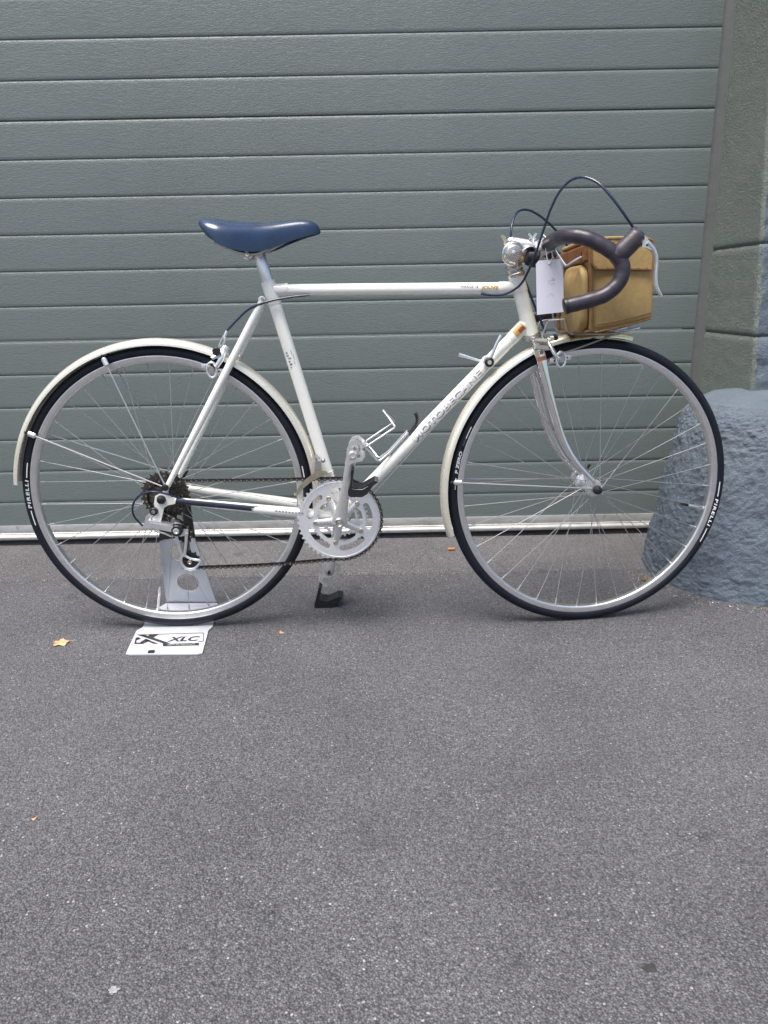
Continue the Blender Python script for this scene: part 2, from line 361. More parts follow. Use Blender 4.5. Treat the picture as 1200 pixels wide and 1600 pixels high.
def text_mesh(body, size, offset=0.0, shear=0.0, spacing=1.0, xs=1.0, cuts=None):
    """flat lettering as (verts, faces), centred on x, baseline at 0"""
    cu = bpy.data.curves.new('lettering', 'FONT'); cu.body = body; cu.size = size; cu.offset = offset; cu.shear = shear
    cu.space_character = spacing; cu.resolution_u = 3; cu.fill_mode = 'FRONT'
    ob = bpy.data.objects.new('lettering', cu); col.objects.link(ob)
    dg = bpy.context.evaluated_depsgraph_get(); me = bpy.data.meshes.new_from_object(ob.evaluated_get(dg))
    bm = bmesh.new(); bm.from_mesh(me); bpy.data.objects.remove(ob); bpy.data.curves.remove(cu); bpy.data.meshes.remove(me)
    if cuts:
        ys = [q.co.y for q in bm.verts]; y = min(ys) + cuts
        while y < max(ys):
            bmesh.ops.bisect_plane(bm, geom=list(bm.verts) + list(bm.edges) + list(bm.faces), plane_co=(0, y, 0), plane_no=(0, 1, 0)); y += cuts
    x0 = min(q.co.x for q in bm.verts); x1 = max(q.co.x for q in bm.verts); bm.verts.index_update()
    vs = [((q.co.x - (x0 + x1) / 2) * xs, q.co.y) for q in bm.verts]; fs = [tuple(q.index for q in f.verts) for f in bm.faces]; bm.free()
    return vs, fs, (x1 - x0) * xs
def on_tube(a, b, r, nrm, s0, v0=0.0, lift=0.0004):
    """maps flat (u,v) onto a tube from a to b; nrm: the side it faces; s0 distance from a; v0 up round the tube"""
    a, b = V(a), V(b); d = (b - a).normalized(); n = V(nrm); n = (n - d * n.dot(d)).normalized(); w = n.cross(d) * -1
    if w.z < 0: w = -w
    return lambda u, v: a + d * (s0 + u) + (n * math.cos((v + v0) / r) + w * math.sin((v + v0) / r)) * (r + lift)
def letters(name, mats, parent, body, fn, size, xf=None, width=None, **kw):
    vs, fs, wd_ = text_mesh(body, size, **kw)
    if width: vs = [(x * width / wd_, y) for x, y in vs]
    b = MB(); b.add([fn(*q) for q in vs], fs)
    me = bpy.data.meshes.new(name); me.from_pydata([tuple(xf @ q if xf else q) for q in b.v], [], b.f); me.materials.append(M[mats])
    return link(name, me, parent)

# ================================================================== THE PLACE
# ---- ground
b = MB(); b.add([(-60, -60, 0), (60, -60, 0), (60, 60, 0), (-60, 60, 0)], [(0, 1, 2, 3)])
tag(b.build('ground', 'asphalt'), kind='structure')
b = MB(); n = 160; vs = []; fs = []
for i in range(n + 1):
    x = -3.6 + 4.62 * i / n; yy = 2.058 + 0.010 * noise.noise(V((x * 3, 0, 1))) + 0.004 * noise.noise(V((x * 22, 3, 1)))
    vs += [(x, yy - 0.004, 0.0004), (x, yy + 0.002, 0.004), (x, 2.52, 0.005)]
for i in range(n): fs += [(i * 3, i * 3 + 3, i * 3 + 4, i * 3 + 1), (i * 3 + 1, i * 3 + 4, i * 3 + 5, i * 3 + 2)]
b.add(vs, fs); tag(b.build('pavement', 'apron'), kind='structure')

# ---- garage door
YD, XE, S0, Z0 = 2.4035, 0.9796, 0.10303, 1.59066
XL = -2.9
door = empty('garage_door'); door.location = (-0.96, YD, 0)
tag(door, 'wide grey-green sectional garage door of horizontal ribbed panels behind the bicycle', 'garage door')
def slat_mesh(top_gap, bot_gap):
    h = S0; w = (XE - XL) / 2; b = MB()
    zt = h / 2 - top_gap; zb = -h / 2 + bot_gap
    # cross-section (y, z), front is -y: soft rolled edges
    pr = [(0.004, zt), (-0.0038, zt), (-0.0046, zt - 0.0016), (-0.0056, zt - 0.0036), (-0.0062, zt - 0.0058), (-0.0064, zt - 0.012), (-0.0066, 0), (-0.0065, zb + 0.010), (-0.0062, zb + 0.0022), (-0.0054, zb + 0.0006), (-0.0040, zb), (0.004, zb)]
    vs = []; fs = []
    for x in (-w, w): vs += [(x, y, z) for y, z in pr]
    k = len(pr); fs = [(i, i + 1, k + i + 1, k + i) for i in range(k - 1)] + [tuple(range(k)), tuple(range(k, 2 * k))[::-1]]
    b.add(vs, fs); return b.mesh('slat', 'door', ang=50)
slat_mid, slat_top, slat_bot = slat_mesh(0.0, 0.0003), slat_mesh(0.0010, 0.0003), slat_mesh(0.0, 0.0012)
for sec in range(4):
    k0 = -9 + 6 * sec; zt = Z0 - k0 * S0; zb = Z0 - (k0 + 6) * S0
    b = MB(); b.box((0, 0.012, (zt + zb) / 2), (XE - XL, 0.02, zt - zb - 0.003)); pn = b.build('door_panel', 'door', door)
    for i in range(6):
        me = slat_top if i == 0 else slat_bot if i == 5 else slat_mid
        link('slat', me, pn, Mx.Translation((0, 0.0, zt - (i + 0.5) * S0)))
W2 = (XE - XL) / 2
b = MB()   # bottom rail: flat strip, then a rounded lip
pr = [(0.0, 0.070), (-0.0095, 0.070), (-0.0105, 0.068), (-0.0105, 0.044), (-0.0125, 0.0425), (-0.0125, 0.040), (-0.020, 0.0375), (-0.0235, 0.033), (-0.0240, 0.028), (-0.0225, 0.024), (-0.018, 0.0225), (0.0, 0.0225)]
vs = []
for x in (-W2, W2): vs += [(x, y, z) for y, z in pr]
k = len(pr); b.add(vs, [(i, i + 1, k + i + 1, k + i) for i in range(k - 1)] + [tuple(range(k)), tuple(range(k, 2 * k))[::-1]])
rail = b.build('bottom_rail', 'rail', door, ang=40)
b = MB(); b.lathe([(0.0, -0.0015), (0.0025, -0.001), (0.0035, 0.0), (0.0035, 0.002)], axis=(0, 1, 0), n=10); rv = b.mesh('rivet', 'steel')
for i in range(16): link('rivet', rv, rail, Mx.Translation((-1.85 + i * 0.245, -0.0125 + 0.002, 0.0415)))
b = MB(); n = 90; rings = []
for i in range(n + 1):
    x = -W2 + 2 * W2 * i / n; j = 0.003 * noise.noise(V((x * 5, 2, 0)))
    rings.append([V((x, y + j, z)) for y, z in ((0, 0.024), (-0.015, 0.0235), (-0.016 + j, 0.012), (-0.019, 0.004), (-0.016, 0.001), (0, 0.001))])
b.loft(rings); b.build('rubber_seal', 'seal', door)
b = MB(); rings = []   # side trim of the frame, a rounded bead with a ragged paint edge
for i in range(140):
    z = 0.003 + 2.6 * i / 139; e = 0.0025 * noise.noise(V((0, z * 30, 4))) + 0.002 * noise.noise(V((3, z * 9, 4)))
    rings.append([V((W2 + 0.001 + x, y, z)) for x, y in ((-0.002, 0.01), (-0.002, -0.010), (0.003, -0.018), (0.008, -0.0215), (0.014, -0.026), (0.018, -0.031), (0.0225, -0.0345 + e), (0.026, -0.030), (0.026, 0.01))])
b.loft(rings); b.build('side_trim', 'doortrim', door, ang=60)

# ---- stone pier with its jamb face
XJ, YP = 1.0005, 2.066
pier = empty('stone_pier'); pier.location = (1.0, 2.07, 0)
tag(pier, 'painted stone pier at the right, green-grey jamb and blue-grey rough front', 'pier')
def stone_block(z0, z1, jr, fr, seed):
    """jamb face (x = XJ) and front face (y = YP), both uneven; jr / fr roughness of each"""
    b = MB(); X1, Y1 = 2.6, 2.56
    YPz = lambda z: 2.034 + 0.11 * (min(z, 1.3) - 0.5)   # the front leans back
    def dis(x, y, z, nx, amp):
        q = V((x, y, z)) * 26 + V((seed, seed, 0)); q2 = V((x, y, z)) * 75
        return amp * (noise.noise(q) * 0.6 + noise.noise(q * 2.1) * 0.35 + noise.noise(q2) * 0.35)
    nz = max(3, int((z1 - z0) / 0.010)); pts = []
    us = [(0, i / 40) for i in range(41)] + [(1, a) for a in (0.2, 0.5, 0.8)] + [(2, XJ + 0.012 + 1.15 * i / 90) for i in range(91)] + [(2, X1)]
    rows = []
    for j in range(nz + 1):
        z = z0 + (z1 - z0) * j / nz; e = min(z - z0, z1 - z); inset = 0.0035 * max(0, 1 - e / 0.005) ** 1.5; row = []
        for kind, a in us:
            if kind == 0: yy = Y1 - (Y1 - YPz(z) - 0.012) * a; p = (XJ + inset + dis(XJ, yy, z, 0, jr), yy, z)
            elif kind == 1:
                t = a * PI / 2; cx, cy = XJ + 0.012, YPz(z) + 0.012; d = dis(XJ, YP, z + a, 0, (jr + fr) / 2)
                p = (cx - (0.012 - inset) * math.cos(t) + d * 0.7, cy - (0.012 - inset) * math.sin(t) + d * 0.7, z)
            else: p = (a, YPz(z) + inset + dis(a, YP, z, 1, fr), z)
            row.append(V(p))
        rows.append(row)
    k = len(us); vs = [p for r_ in rows for p in r_]; fs = []; ms = []
    for j in range(nz):
        for i in range(k - 1):
            fs.append((j * k + i, j * k + i + 1, (j + 1) * k + i + 1, (j + 1) * k + i))
            zc = z0 + (z1 - z0) * j / nz; cut = 42.8 + 1.4 * noise.noise(V((zc * 18, 7, 0)))
            ms.append(0 if i < cut else 1)
    b.add(vs, fs); b.m = ms
    b.cur = 0; o = len(b.v); back = [(X1, Y1, z0), (X1, Y1, z1)]
    b.v += [V(q) for q in back]; top = [(nz * k + i) for i in range(k)] + [o + 1]; bot = [i for i in range(k)] + [o]
    b.f += [tuple(top), tuple(bot[::-1]), (k - 1, o, o + 1, nz * k + k - 1), (0, nz * k, o + 1, o)]; b.m += [0] * 4
    return b.build('stone_block', ['jamb', 'stone'], pier, Mx.Translation((-1.0, -2.07, 0)), ang=180)
stone_block(0.002, 0.6545, 0.0020, 0.014, 1)
stone_block(0.6555, 0.8907, 0.0026, 0.014, 2)
stone_block(0.8916, 2.6, 0.0012, 0.011, 3)
b = MB(); b.box((1.81 - 1.0, 2.36 - 2.07, 1.3), (1.56, 0.38, 2.59)); b.build('mortar_core', 'mortar', pier)

# ---- guard stone
def guard_stone():
    b = MB(); cx, cy = 1.025, 2.045; NA, NZ = 260, 200; H = 0.517
    prof = [(0.0, 0.262), (0.06, 0.254), (0.15, 0.240), (0.22, 0.228), (0.30, 0.216), (0.38, 0.204), (0.43, 0.193), (0.46, 0.180), (0.485, 0.160), (0.503, 0.115), (0.513, 0.06), (0.517, 0.0)]
    def rad(s):
        s *= len(prof) - 1; i = min(int(s), len(prof) - 2); f = s - i
        return prof[i][0] + (prof[i + 1][0] - prof[i][0]) * f, prof[i][1] + (prof[i + 1][1] - prof[i][1]) * f
    vs = []; fs = []
    for j in range(NZ + 1):
        z, r_ = rad(j / NZ)
        for i in range(NA + 1):
            a = R(60) + R(330 - 60) * i / NA; a += R(15)
            p = V((cx + r_ * math.cos(a), cy + r_ * math.sin(a) * (1.07 - 0.05 * z), z)); q = p * 9
            k1, k2 = noise.noise(p * 42), noise.noise(p * 88 + V((3, 1, 7)))
            top_ = 0.45 if z > 0.47 else 1.0   # the crown is rubbed smoother
            d = 0.006 * noise.noise(q) + 0.003 * noise.noise(p * 21) + top_ * (0.0055 * (abs(k1) - 0.25) + 0.0048 * (abs(k2) - 0.25) + 0.0026 * noise.noise(p * 170))
            nrm = V((math.cos(a), math.sin(a), 0.25)).normalized() if z < 0.45 else V((math.cos(a) * 0.4, math.sin(a) * 0.4, 0.9))
            d *= 0.5 + 0.5 * min(1, r_ / 0.1); p = p + nrm * d
            if j == 0: p.z = -0.004
            vs.append(p - V((cx, cy, 0)))
    for j in range(NZ):
        for i in range(NA): k = j * (NA + 1) + i; fs.append((k, k + 1, k + NA + 2, k + NA + 1))
    b.add(vs, fs); o = b.build('guard_stone', 'stone', ang=180); o.location = (cx, cy, 0)
    tag(o, 'rounded blue-grey painted guard stone at the foot of the pier, behind the front wheel', 'guard stone'); return o
guard_stone()

# ================================================================== THE BICYCLE  (x forward, -y towards the camera, z up)
bike = empty('racing_bicycle'); bike.location = (0, 1.72377, 0); bike.rotation_euler = (0, 0, 0.00619)
tag(bike, 'white vintage racing bicycle with blue saddle, chrome fork and silver mudguards', 'bicycle')
HB, AX = V((0.3387, 0, 0.6911)), V((-0.2827, 0, 0.9592))
STEER = Mx.Translation(HB) @ Mx.Rotation(0.108, 4, AX) @ Mx.Translation(-HB)
BAR = Mx.Translation(HB) @ Mx.Rotation(-0.02, 4, AX) @ Mx.Translation(-HB)
YN = V((0, -1, 0))
def mir(p): return V((p[0], -p[1], p[2]))
BB = V((-0.1006, 0, 0.2805)); RA = V((-0.503, 0, 0.342)); FA = V((0.4884, 0, 0.338))

# ---- frame
frame = empty('frame', bike)
ST_T = V((-0.2394, 0.0000, 0.8057)); HT_T = V((0.3026, 0.0000, 0.8133)); HT_B = V((0.3387, 0.0000, 0.6911)); TT0 = V((-0.2373, 0.0000, 0.7943)); TT1 = V((0.3024, 0.0000, 0.7891)); DT1 = V((0.3289, 0.0000, 0.7135))
MB().tube([BB, ST_T], 0.0143, 24).build('seat_tube', 'white', frame)
tt = MB().tube([TT0, TT1], 0.0128, 24).build('top_tube', 'white', frame)
MB().tube([BB, DT1], 0.0145, 24).build('down_tube', 'white', frame)
MB().tube([HT_B, HT_T], 0.0163, 28).build('head_tube', 'white', frame)
d = (ST_T - BB).normalized()
b = MB(); b.tube([ST_T - d * 0.045, ST_T - d * 0.040, ST_T - d * 0.01, ST_T + d * 0.008], [0.0145, 0.0158, 0.0162, 0.0158], 24)
b.tube(crv([TT0 - V((0.006, 0, 0)), TT0 + V((0.012, 0, 0)), TT0 + V((0.030, 0, 0)), TT0 + V((0.042, 0, 0.003))], 3), [0.0142, 0.0143, 0.0140, 0.0129], 24)
b.cyl((-0.2533, -0.0240, 0.7750), (-0.2550, -0.0120, 0.7750), 0.0075, 14, 0.001)
b.build('seat_lug', 'white', frame)
MB().cyl((-0.2516, -0.0262, 0.7757), (-0.2519, -0.0240, 0.7757), 0.0042, 6).build('seat_bolt', 'steel', frame)
b = MB(); e = (DT1 - BB).normalized(); h_ = (HT_T - HT_B).normalized(); f = (TT1 - TT0).normalized()
b.tube([DT1 - e * 0.05, DT1 - e * 0.045, DT1], [0.0146, 0.0157, 0.016], 24)
b.build('down_tube_lug', 'white', frame)
b = MB(); b.tube([TT1 - f * 0.040, TT1 - f * 0.036, TT1], [0.0129, 0.0140, 0.0145], 24)
b.build('top_tube_lug', 'white', frame)
MB().tube([HT_B - h_ * 0.0005, HT_B + h_ * 0.042], [0.0178, 0.0170], 28).build('head_ring', 'white', frame)
b = MB(); b.tube([HT_T - h_ * 0.034, HT_T + h_ * 0.0005], [0.0170, 0.0178], 28)
b.build('head_ring', 'white', frame)
b = MB(); b.cyl(BB + V((0, -0.034, 0)), BB + V((0, 0.034, 0)), 0.0205, 28, 0.001)
b.tube([BB, BB + e * 0.05], [0.0185, 0.0152], 24); b.tube([BB, BB + d * 0.05], [0.0185, 0.0150], 24)
b.build('bottom_bracket_shell', 'white', frame)
for s in (-1, 1):
    ca = V((BB.x - 0.012, s * 0.024, BB.z + 0.004)); cb = V((RA.x + 0.030, s * 0.058, RA.z - 0.004))
    MB().tube(crv([ca, ca.lerp(cb, 0.35) + V((0, s * 0.006, 0)), ca.lerp(cb, 0.7) + V((0, s * 0.004, 0)), cb], 6), [0.0120, 0.0115, 0.0095, 0.0070], 18).build('chain_stay', 'white', frame)
    sa = V((-0.2514, -0.0180, 0.7750)); sa.y = s * 0.018; sb = V((RA.x + 0.016, s * 0.058, RA.z + 0.030))
    MB().tube([sa, sa.lerp(sb, 0.12), sa.lerp(sb, 0.6), sb], [0.0075, 0.0086, 0.0082, 0.0062], 18).build('seat_stay', 'white', frame)
    o2 = [(0.022, 0.036), (0.012, 0.036), (0.004, 0.016), (-0.006, 0.012), (-0.014, 0.008), (-0.018, -0.010), (-0.016, -0.034), (-0.026, -0.044), (-0.020, -0.056), (-0.006, -0.050), (0.004, -0.020), (0.014, -0.014), (0.036, -0.010), (0.040, 0.004), (0.022, 0.004), (0.016, 0.014)]
    if s > 0: o2 = [p for p in o2 if p[1] > -0.03 or p[0] > 0]
    b = MB(); b.prism(o2, [], RA + V((0, s * 0.060 - 0.002, 0)), d=0.0045); b.build('dropout', 'white', frame)
MB().tube([(-0.353, -0.030, 0.655), (-0.353, 0.030, 0.655)], 0.005, 10).build('seat_stay_bridge', 'white', frame)
MB().cyl((-0.4355, -0.0600, 0.3255), (-0.4086, -0.0600, 0.3241), 0.0022, 8).build('cable_stop', 'white', frame)
# decals: lettering in two layers, a grey cast edge under white letters
dl = (DT1 - BB).length; sc = (V((0.1528, 0.0000, 0.5333)) - BB).length
letters('lettering', 'decal', frame, 'MOTOBECANE', on_tube(BB, DT1, 0.0145, YN, sc, -0.0086), 0.0200, offset=0.0007, width=0.214, cuts=0.002)
letters('lettering', 'dwhite', frame, 'MOTOBECANE', on_tube(BB, DT1, 0.0145, YN, sc - 0.0016, -0.0052, 0.0008), 0.0190, offset=0.00075, width=0.213, cuts=0.002)
letters('lettering', 'decald', frame, 'MIRAGE 18', on_tube(TT0, TT1, 0.0128, YN, (V((0.1988, 0.0000, 0.7897)) - TT0).length, 0.0012), 0.0078, width=0.038, cuts=0.002)
letters('lettering', 'decalg', frame, 'JOUVE', on_tube(TT0, TT1, 0.0128, YN, (V((0.2432, 0.0, 0.7889)) - TT0).length, -0.0018), 0.0100, offset=0.0005, width=0.037, cuts=0.002)
def patch(name, mat, a, bb_, r, s0, s1, v0, v1, parent, lift=0.0005, nrm=YN, xf=None):
    fn = on_tube(a, bb_, r, nrm, 0, 0, lift); nn = 6; vs = []; fs = []
    for i in range(nn + 1):
        v = v0 + (v1 - v0) * i / nn; vs += [fn(s0, v), fn(s1, v)]
    fs = [(2 * i, 2 * i + 1, 2 * i + 3, 2 * i + 2) for i in range(nn)]; b = MB(); b.add(vs, fs); return b.build(name, mat, parent, xf)
s0 = (V((0.2798, 0.0000, 0.7909)) - TT0).length
for k in range(6): patch('small_print', 'decald', TT0, TT1, 0.0128, s0 - 0.012 + k * 0.0034, s0 - 0.0096 + k * 0.0034, -0.0020, 0.0004, frame)
s0 = (V((-0.2004, 0.0000, 0.6425)) - BB).length
for k, (u, v, l, w) in enumerate([(0.016, -0.008, 0.004, 0.004), (0.010, -0.009, 0.003, 0.006), (0.004, -0.006, 0.0025, 0.007), (-0.003, -0.008, 0.003, 0.005), (-0.010, -0.007, 0.004, 0.006), (-0.016, -0.008, 0.002, 0.004), (0.012, 0.004, 0.010, 0.0012), (0.000, 0.006, 0.012, 0.0012), (-0.010, 0.004, 0.008, 0.0012)]):
    patch('worn_print', 'decal', BB, ST_T, 0.0143, s0 + u, s0 + u + l, v, v + w, frame)
hs = (V((0.3085, 0.0000, 0.7021)) - BB).length
patch('maker_sticker', 'goldst', BB, DT1, 0.0160, hs - 0.014, hs + 0.013, -0.004, 0.013, frame, 0.0007)
patch('maker_sticker', 'red', BB, DT1, 0.0160, hs - 0.004, hs + 0.011, -0.002, 0.006, frame, 0.0010)
ca, cb = V((BB.x - 0.012, -0.024, BB.z + 0.004)), V((RA.x + 0.030, -0.058, RA.z - 0.004)); CL = (cb - ca).length
patch('stay_protector', 'sticker_navy', ca + V((0, -0.006, 0)), cb + V((0, -0.003, 0)), 0.0108, CL * 0.47, CL * 0.99, -0.0035, 0.0085, frame, 0.0009)
for k in range(9): patch('small_print', 'decal', ca + V((0, -0.006, 0)), cb + V((0, -0.004, 0)), 0.0117, CL * 0.20 + k * 0.0075, CL * 0.20 + 0.005 + k * 0.0075, 0.001, 0.004, frame, 0.001)
# bare gear wires under the down tube
for dx in (-0.004, 0.004):
    MB().tube([V((0.2444, -0.0140, 0.6251)) + V((0, dx, -0.004)), BB + V((0.012, -0.010 + dx, -0.022))], 0.0009, 6).build('gear_wire', 'spoke', bike)
MB().tube([BB + V((-0.012, -0.020, -0.022)), (RA.x + 0.08, -0.055, RA.z - 0.025)], 0.0009, 6).build('gear_wire', 'spoke', bike)

# ---- fork (steered)
fork = empty('fork', bike)
blade = crv([(0.3440, -0.0300, 0.6680), (0.3532, -0.0340, 0.6361), (0.3640, -0.0370, 0.5870), (0.3817, -0.0400, 0.5243), (0.4038, -0.0430, 0.4607), (0.4335, -0.0470, 0.4088), (0.4719, -0.0510, 0.3658), (0.4817, -0.0510, 0.3518)], 5)
for s in (1, -1):
    b = MB(); b.tube([p if s > 0 else mir(p) for p in blade], [0.0118, 0.0122, 0.0120, 0.0112, 0.0098, 0.0082, 0.0066, 0.0054, 0.0046], 22, asp=(0.78, 1.0), up=(0, 1, 0)); b.build('fork_blade', 'chrome', fork, STEER)
    b = MB(); b.prism([(-0.020, 0.022), (-0.008, 0.026), (0.006, 0.012), (0.011, 0.0), (0.006, -0.010), (-0.003, -0.012), (-0.012, -0.004), (-0.026, 0.008)], [], FA + V((0, -s * 0.051 - 0.002, 0)), d=0.004); b.build('fork_end', 'alloy', fork, STEER)
crp = V((0.3461, 0.0000, 0.6728))
b = MB(); b.soft([[[crp + V((x * 0.019, y * 0.044, -0.020 + z * 0.032)) + V((0.010 if z == 0 else 0, 0, 0)) for z in (0, 1)] for y in (-1, 1)] for x in (-1, 1)], 6, 0.35); b.build('fork_crown', 'chrome', fork, STEER)
fn_a, fn_b = V((0.3482, -0.0320, 0.6541)), V((0.3600, -0.0360, 0.6067))
patch('fork_sticker', 'orange', fn_a, fn_b, 0.0128, 0.013, 0.0225, -0.011, 0.011, fork, 0.0006, xf=STEER)
for u0, u1, v0, v1, mt in ((0.000, 0.009, -0.008, -0.004, 'goldst'), (0.000, 0.009, -0.002, 0.002, 'decald'), (0.000, 0.009, 0.004, 0.008, 'goldst')): patch('worn_print', mt, fn_a, fn_b, 0.0128, u0, u1, v0, v1, fork, 0.0008, xf=STEER)
# headset
hd = empty('headset', bike); U = AX
MB().lathe([(0.0175, -0.001), (0.0195, 0.001), (0.0200, 0.006), (0.0185, 0.0075), (0.0170, 0.009), (0.0170, 0.011), (0.0190, 0.012), (0.0190, 0.016), (0.0160, 0.0175), (0.0150, 0.020), (0.0172, 0.0215), (0.0172, 0.0275), (0.0135, 0.029), (0.0122, 0.032)], HT_T, U, 28).build('upper_cup', 'steel', hd)
MB().lathe([(0.0170, 0.000), (0.0205, -0.002), (0.0210, -0.006), (0.0195, -0.0075), (0.0200, -0.009), (0.0205, -0.012), (0.0180, -0.014)], HT_B, U, 28).build('lower_cup', 'steel', hd)

# ---- wheels
tyre_m = MB(); prof = []
for k in range(28):
    a = 2 * PI * k / 28; r_ = 0.0128 * (1 + (0.0 if abs(math.cos(a)) < 0.75 else 0.012)); prof.append((0.3254 + r_ * math.cos(a), r_ * math.sin(a)))
tyre_m.lathe(prof, n=160, closed=True); tyre_m = tyre_m.mesh('tyre', 'rubber', ang=60)
rim_m = MB().lathe([(0.3020, -0.0050), (0.3028, -0.0078), (0.3045, -0.0094), (0.3070, -0.0100), (0.3150, -0.0102), (0.3165, -0.0104), (0.3178, -0.0098), (0.3178, -0.0075), (0.3130, -0.0070), (0.3130, 0.0070), (0.3178, 0.0075), (0.3178, 0.0098), (0.3165, 0.0104), (0.3150, 0.0102), (0.3070, 0.0100), (0.3045, 0.0094), (0.3028, 0.0078), (0.3020, 0.0050)], n=160, closed=True).mesh('rim', 'rim')
def spoke_mesh(side, lead, outb, fl_y, fl_r, rim_y):
    """one spoke: hub hole at -lead*58 deg from its rim hole; built with the rim hole at angle 0"""
    a = R(-58 * lead); h0 = V((fl_r * math.cos(a), side * (fl_y + (0.003 if outb else -0.003)), fl_r * math.sin(a)))
    h1 = V((fl_r * math.cos(a), side * (fl_y - (0.003 if outb else -0.003)), fl_r * math.sin(a))); r1 = V((0.302, side * rim_y, 0)); dd = (r1 - h0).normalized()
    b = MB(); b.tube([h1, h0, h0.lerp(r1, 0.03), r1 - dd * 0.013], 0.00085, 6); b.tube([r1 - dd * 0.0135, r1 - dd * 0.012, r1 + dd * 0.001], [0.0013, 0.0019, 0.0019], 8); return b.mesh('spoke', 'spoke')
def wheel(mat, flange, rear, rot0, valve_a):
    w = empty('wheel', bike, mat)
    link('tyre', tyre_m, w); link('rim', rim_m, w)
    for side in (-1, 1):
        fy, fr = flange[0 if side < 0 else 1]
        for lead in (-1, 1):
            me = spoke_mesh(side, lead, lead > 0, fy, fr, 0.0025)
            for k in range(9): link('spoke', me, w, Mx.Rotation(-R(rot0 + k * 40 + (0 if lead > 0 else 20) + (0 if side < 0 else 10)), 4, 'Y'))
    fyn, frn = flange[0]; fyf, frf = flange[1]
    b = MB(); b.lathe([(0.006, -fyn - 0.016), (0.009, -fyn - 0.015), (0.0105, -fyn - 0.004), (frn + 0.004, -fyn - 0.0022), (frn + 0.0048, -fyn), (frn + 0.004, -fyn + 0.0022), (0.0125, -fyn + 0.006), (0.0110, -fyn + 0.014), (0.0105, 0), (0.0110, fyf - 0.014), (0.0125, fyf - 0.006), (frf + 0.004, fyf - 0.0022), (frf + 0.0048, fyf), (frf + 0.004, fyf + 0.0022), (0.0105, fyf + 0.004), (0.009, fyf + 0.015), (0.006, fyf + 0.016)], n=36); b.build('hub', 'alloy', w)
    b = MB(); b.cyl((0, -0.066, 0), (0, 0.066, 0), 0.0045, 12)
    yo = 0.068 if rear else 0.062
    b.build('axle', 'steel', w)
    b = MB(); b.lathe([(0.0060, -yo + 0.012), (0.0100, -yo + 0.010), (0.0105, -yo + 0.003), (0.0085, -yo - 0.003), (0.0050, -yo - 0.0055), (0.0, -yo - 0.006)], n=20); b.build('axle_cap', 'black', w)
    b = MB(); b.lathe([(0.0060, yo - 0.010), (0.0100, yo - 0.008), (0.0105, yo), (0.0080, yo + 0.006)], n=20)
    b.tube([(0, yo + 0.004, 0), (0.012, yo + 0.010, 0.012), (0.03, yo + 0.006, 0.036)], [0.004, 0.004, 0.003], 8); b.build('quick_release', 'black', w)
    va = Mx.Rotation(-R(valve_a), 4, 'Y')
    vb = MB(); vb.cyl((0.302, 0, 0), (0.262, 0, 0), 0.0030, 10); vb.cyl((0.3015, 0, 0), (0.2985, 0, 0), 0.0052, 10)
    vo = vb.build('valve', 'alloy', w); vo.matrix_local = va
    vc = MB(); vc.lathe([(0.0024, 0.262), (0.0036, 0.260), (0.0036, 0.249), (0.0015, 0.241)], axis=(1, 0, 0), n=10)
    co_ = vc.build('valve_cap', 'black' if not rear else 'alloy', w); co_.matrix_local = va
    return w
def on_tyre(a0, r0, lift=0.0005):
    def fn(u, v):
        r_ = r0 + v; a = a0 - u / r0; y = -math.sqrt(max(1e-8, 0.0129 ** 2 - (r_ - 0.3254) ** 2)) - lift
        return V((r_ * math.cos(a), y, r_ * math.sin(a)))
    return fn
def tyre_line(w, a0, l, r0=0.3235, wd_=0.0022):
    fn = on_tyre(R(a0), r0); b = MB(); vs = []; n = 8
    for i in range(n + 1): u = -l / 2 + l * i / n; vs += [fn(u, -wd_ / 2), fn(u, wd_ / 2)]
    b.add(vs, [(2 * i, 2 * i + 1, 2 * i + 3, 2 * i + 2) for i in range(n)]); b.build('tyre_line', 'dwhite', w)
rw = wheel(Mx.Translation(RA), ((0.020, 0.0235), (0.034, 0.0235)), True, 4, 259.5)
fw = wheel(STEER @ Mx.Translation(FA), ((0.033, 0.0160), (0.033, 0.0160)), False, 7, -13.5)
ts = dict(offset=0.00032, shear=0.12)
for w, a0, half in ((rw, 178.9, 12.2), (fw, -14.3, 12.4)):
    letters('tyre_lettering', 'dwhite', w, 'PIRELLI', on_tyre(R(a0), 0.3204), 0.0098, width=0.068, spacing=1.25, **ts); tyre_line(w, a0 + half - 2.0, 0.036); tyre_line(w, a0 - half + 2.0, 0.036)
letters('tyre_lettering', 'dwhite', fw, 'P ZERO', on_tyre(R(167.6), 0.3204), 0.0098, width=0.052, **ts); letters('tyre_lettering', 'decal', fw, 'RACE', on_tyre(R(159.0), 0.3220), 0.0050, width=0.016)
tyre_line(fw, 154.9, 0.029); tyre_line(fw, 176.5, 0.027); tyre_line(rw, 7.5, 0.036)

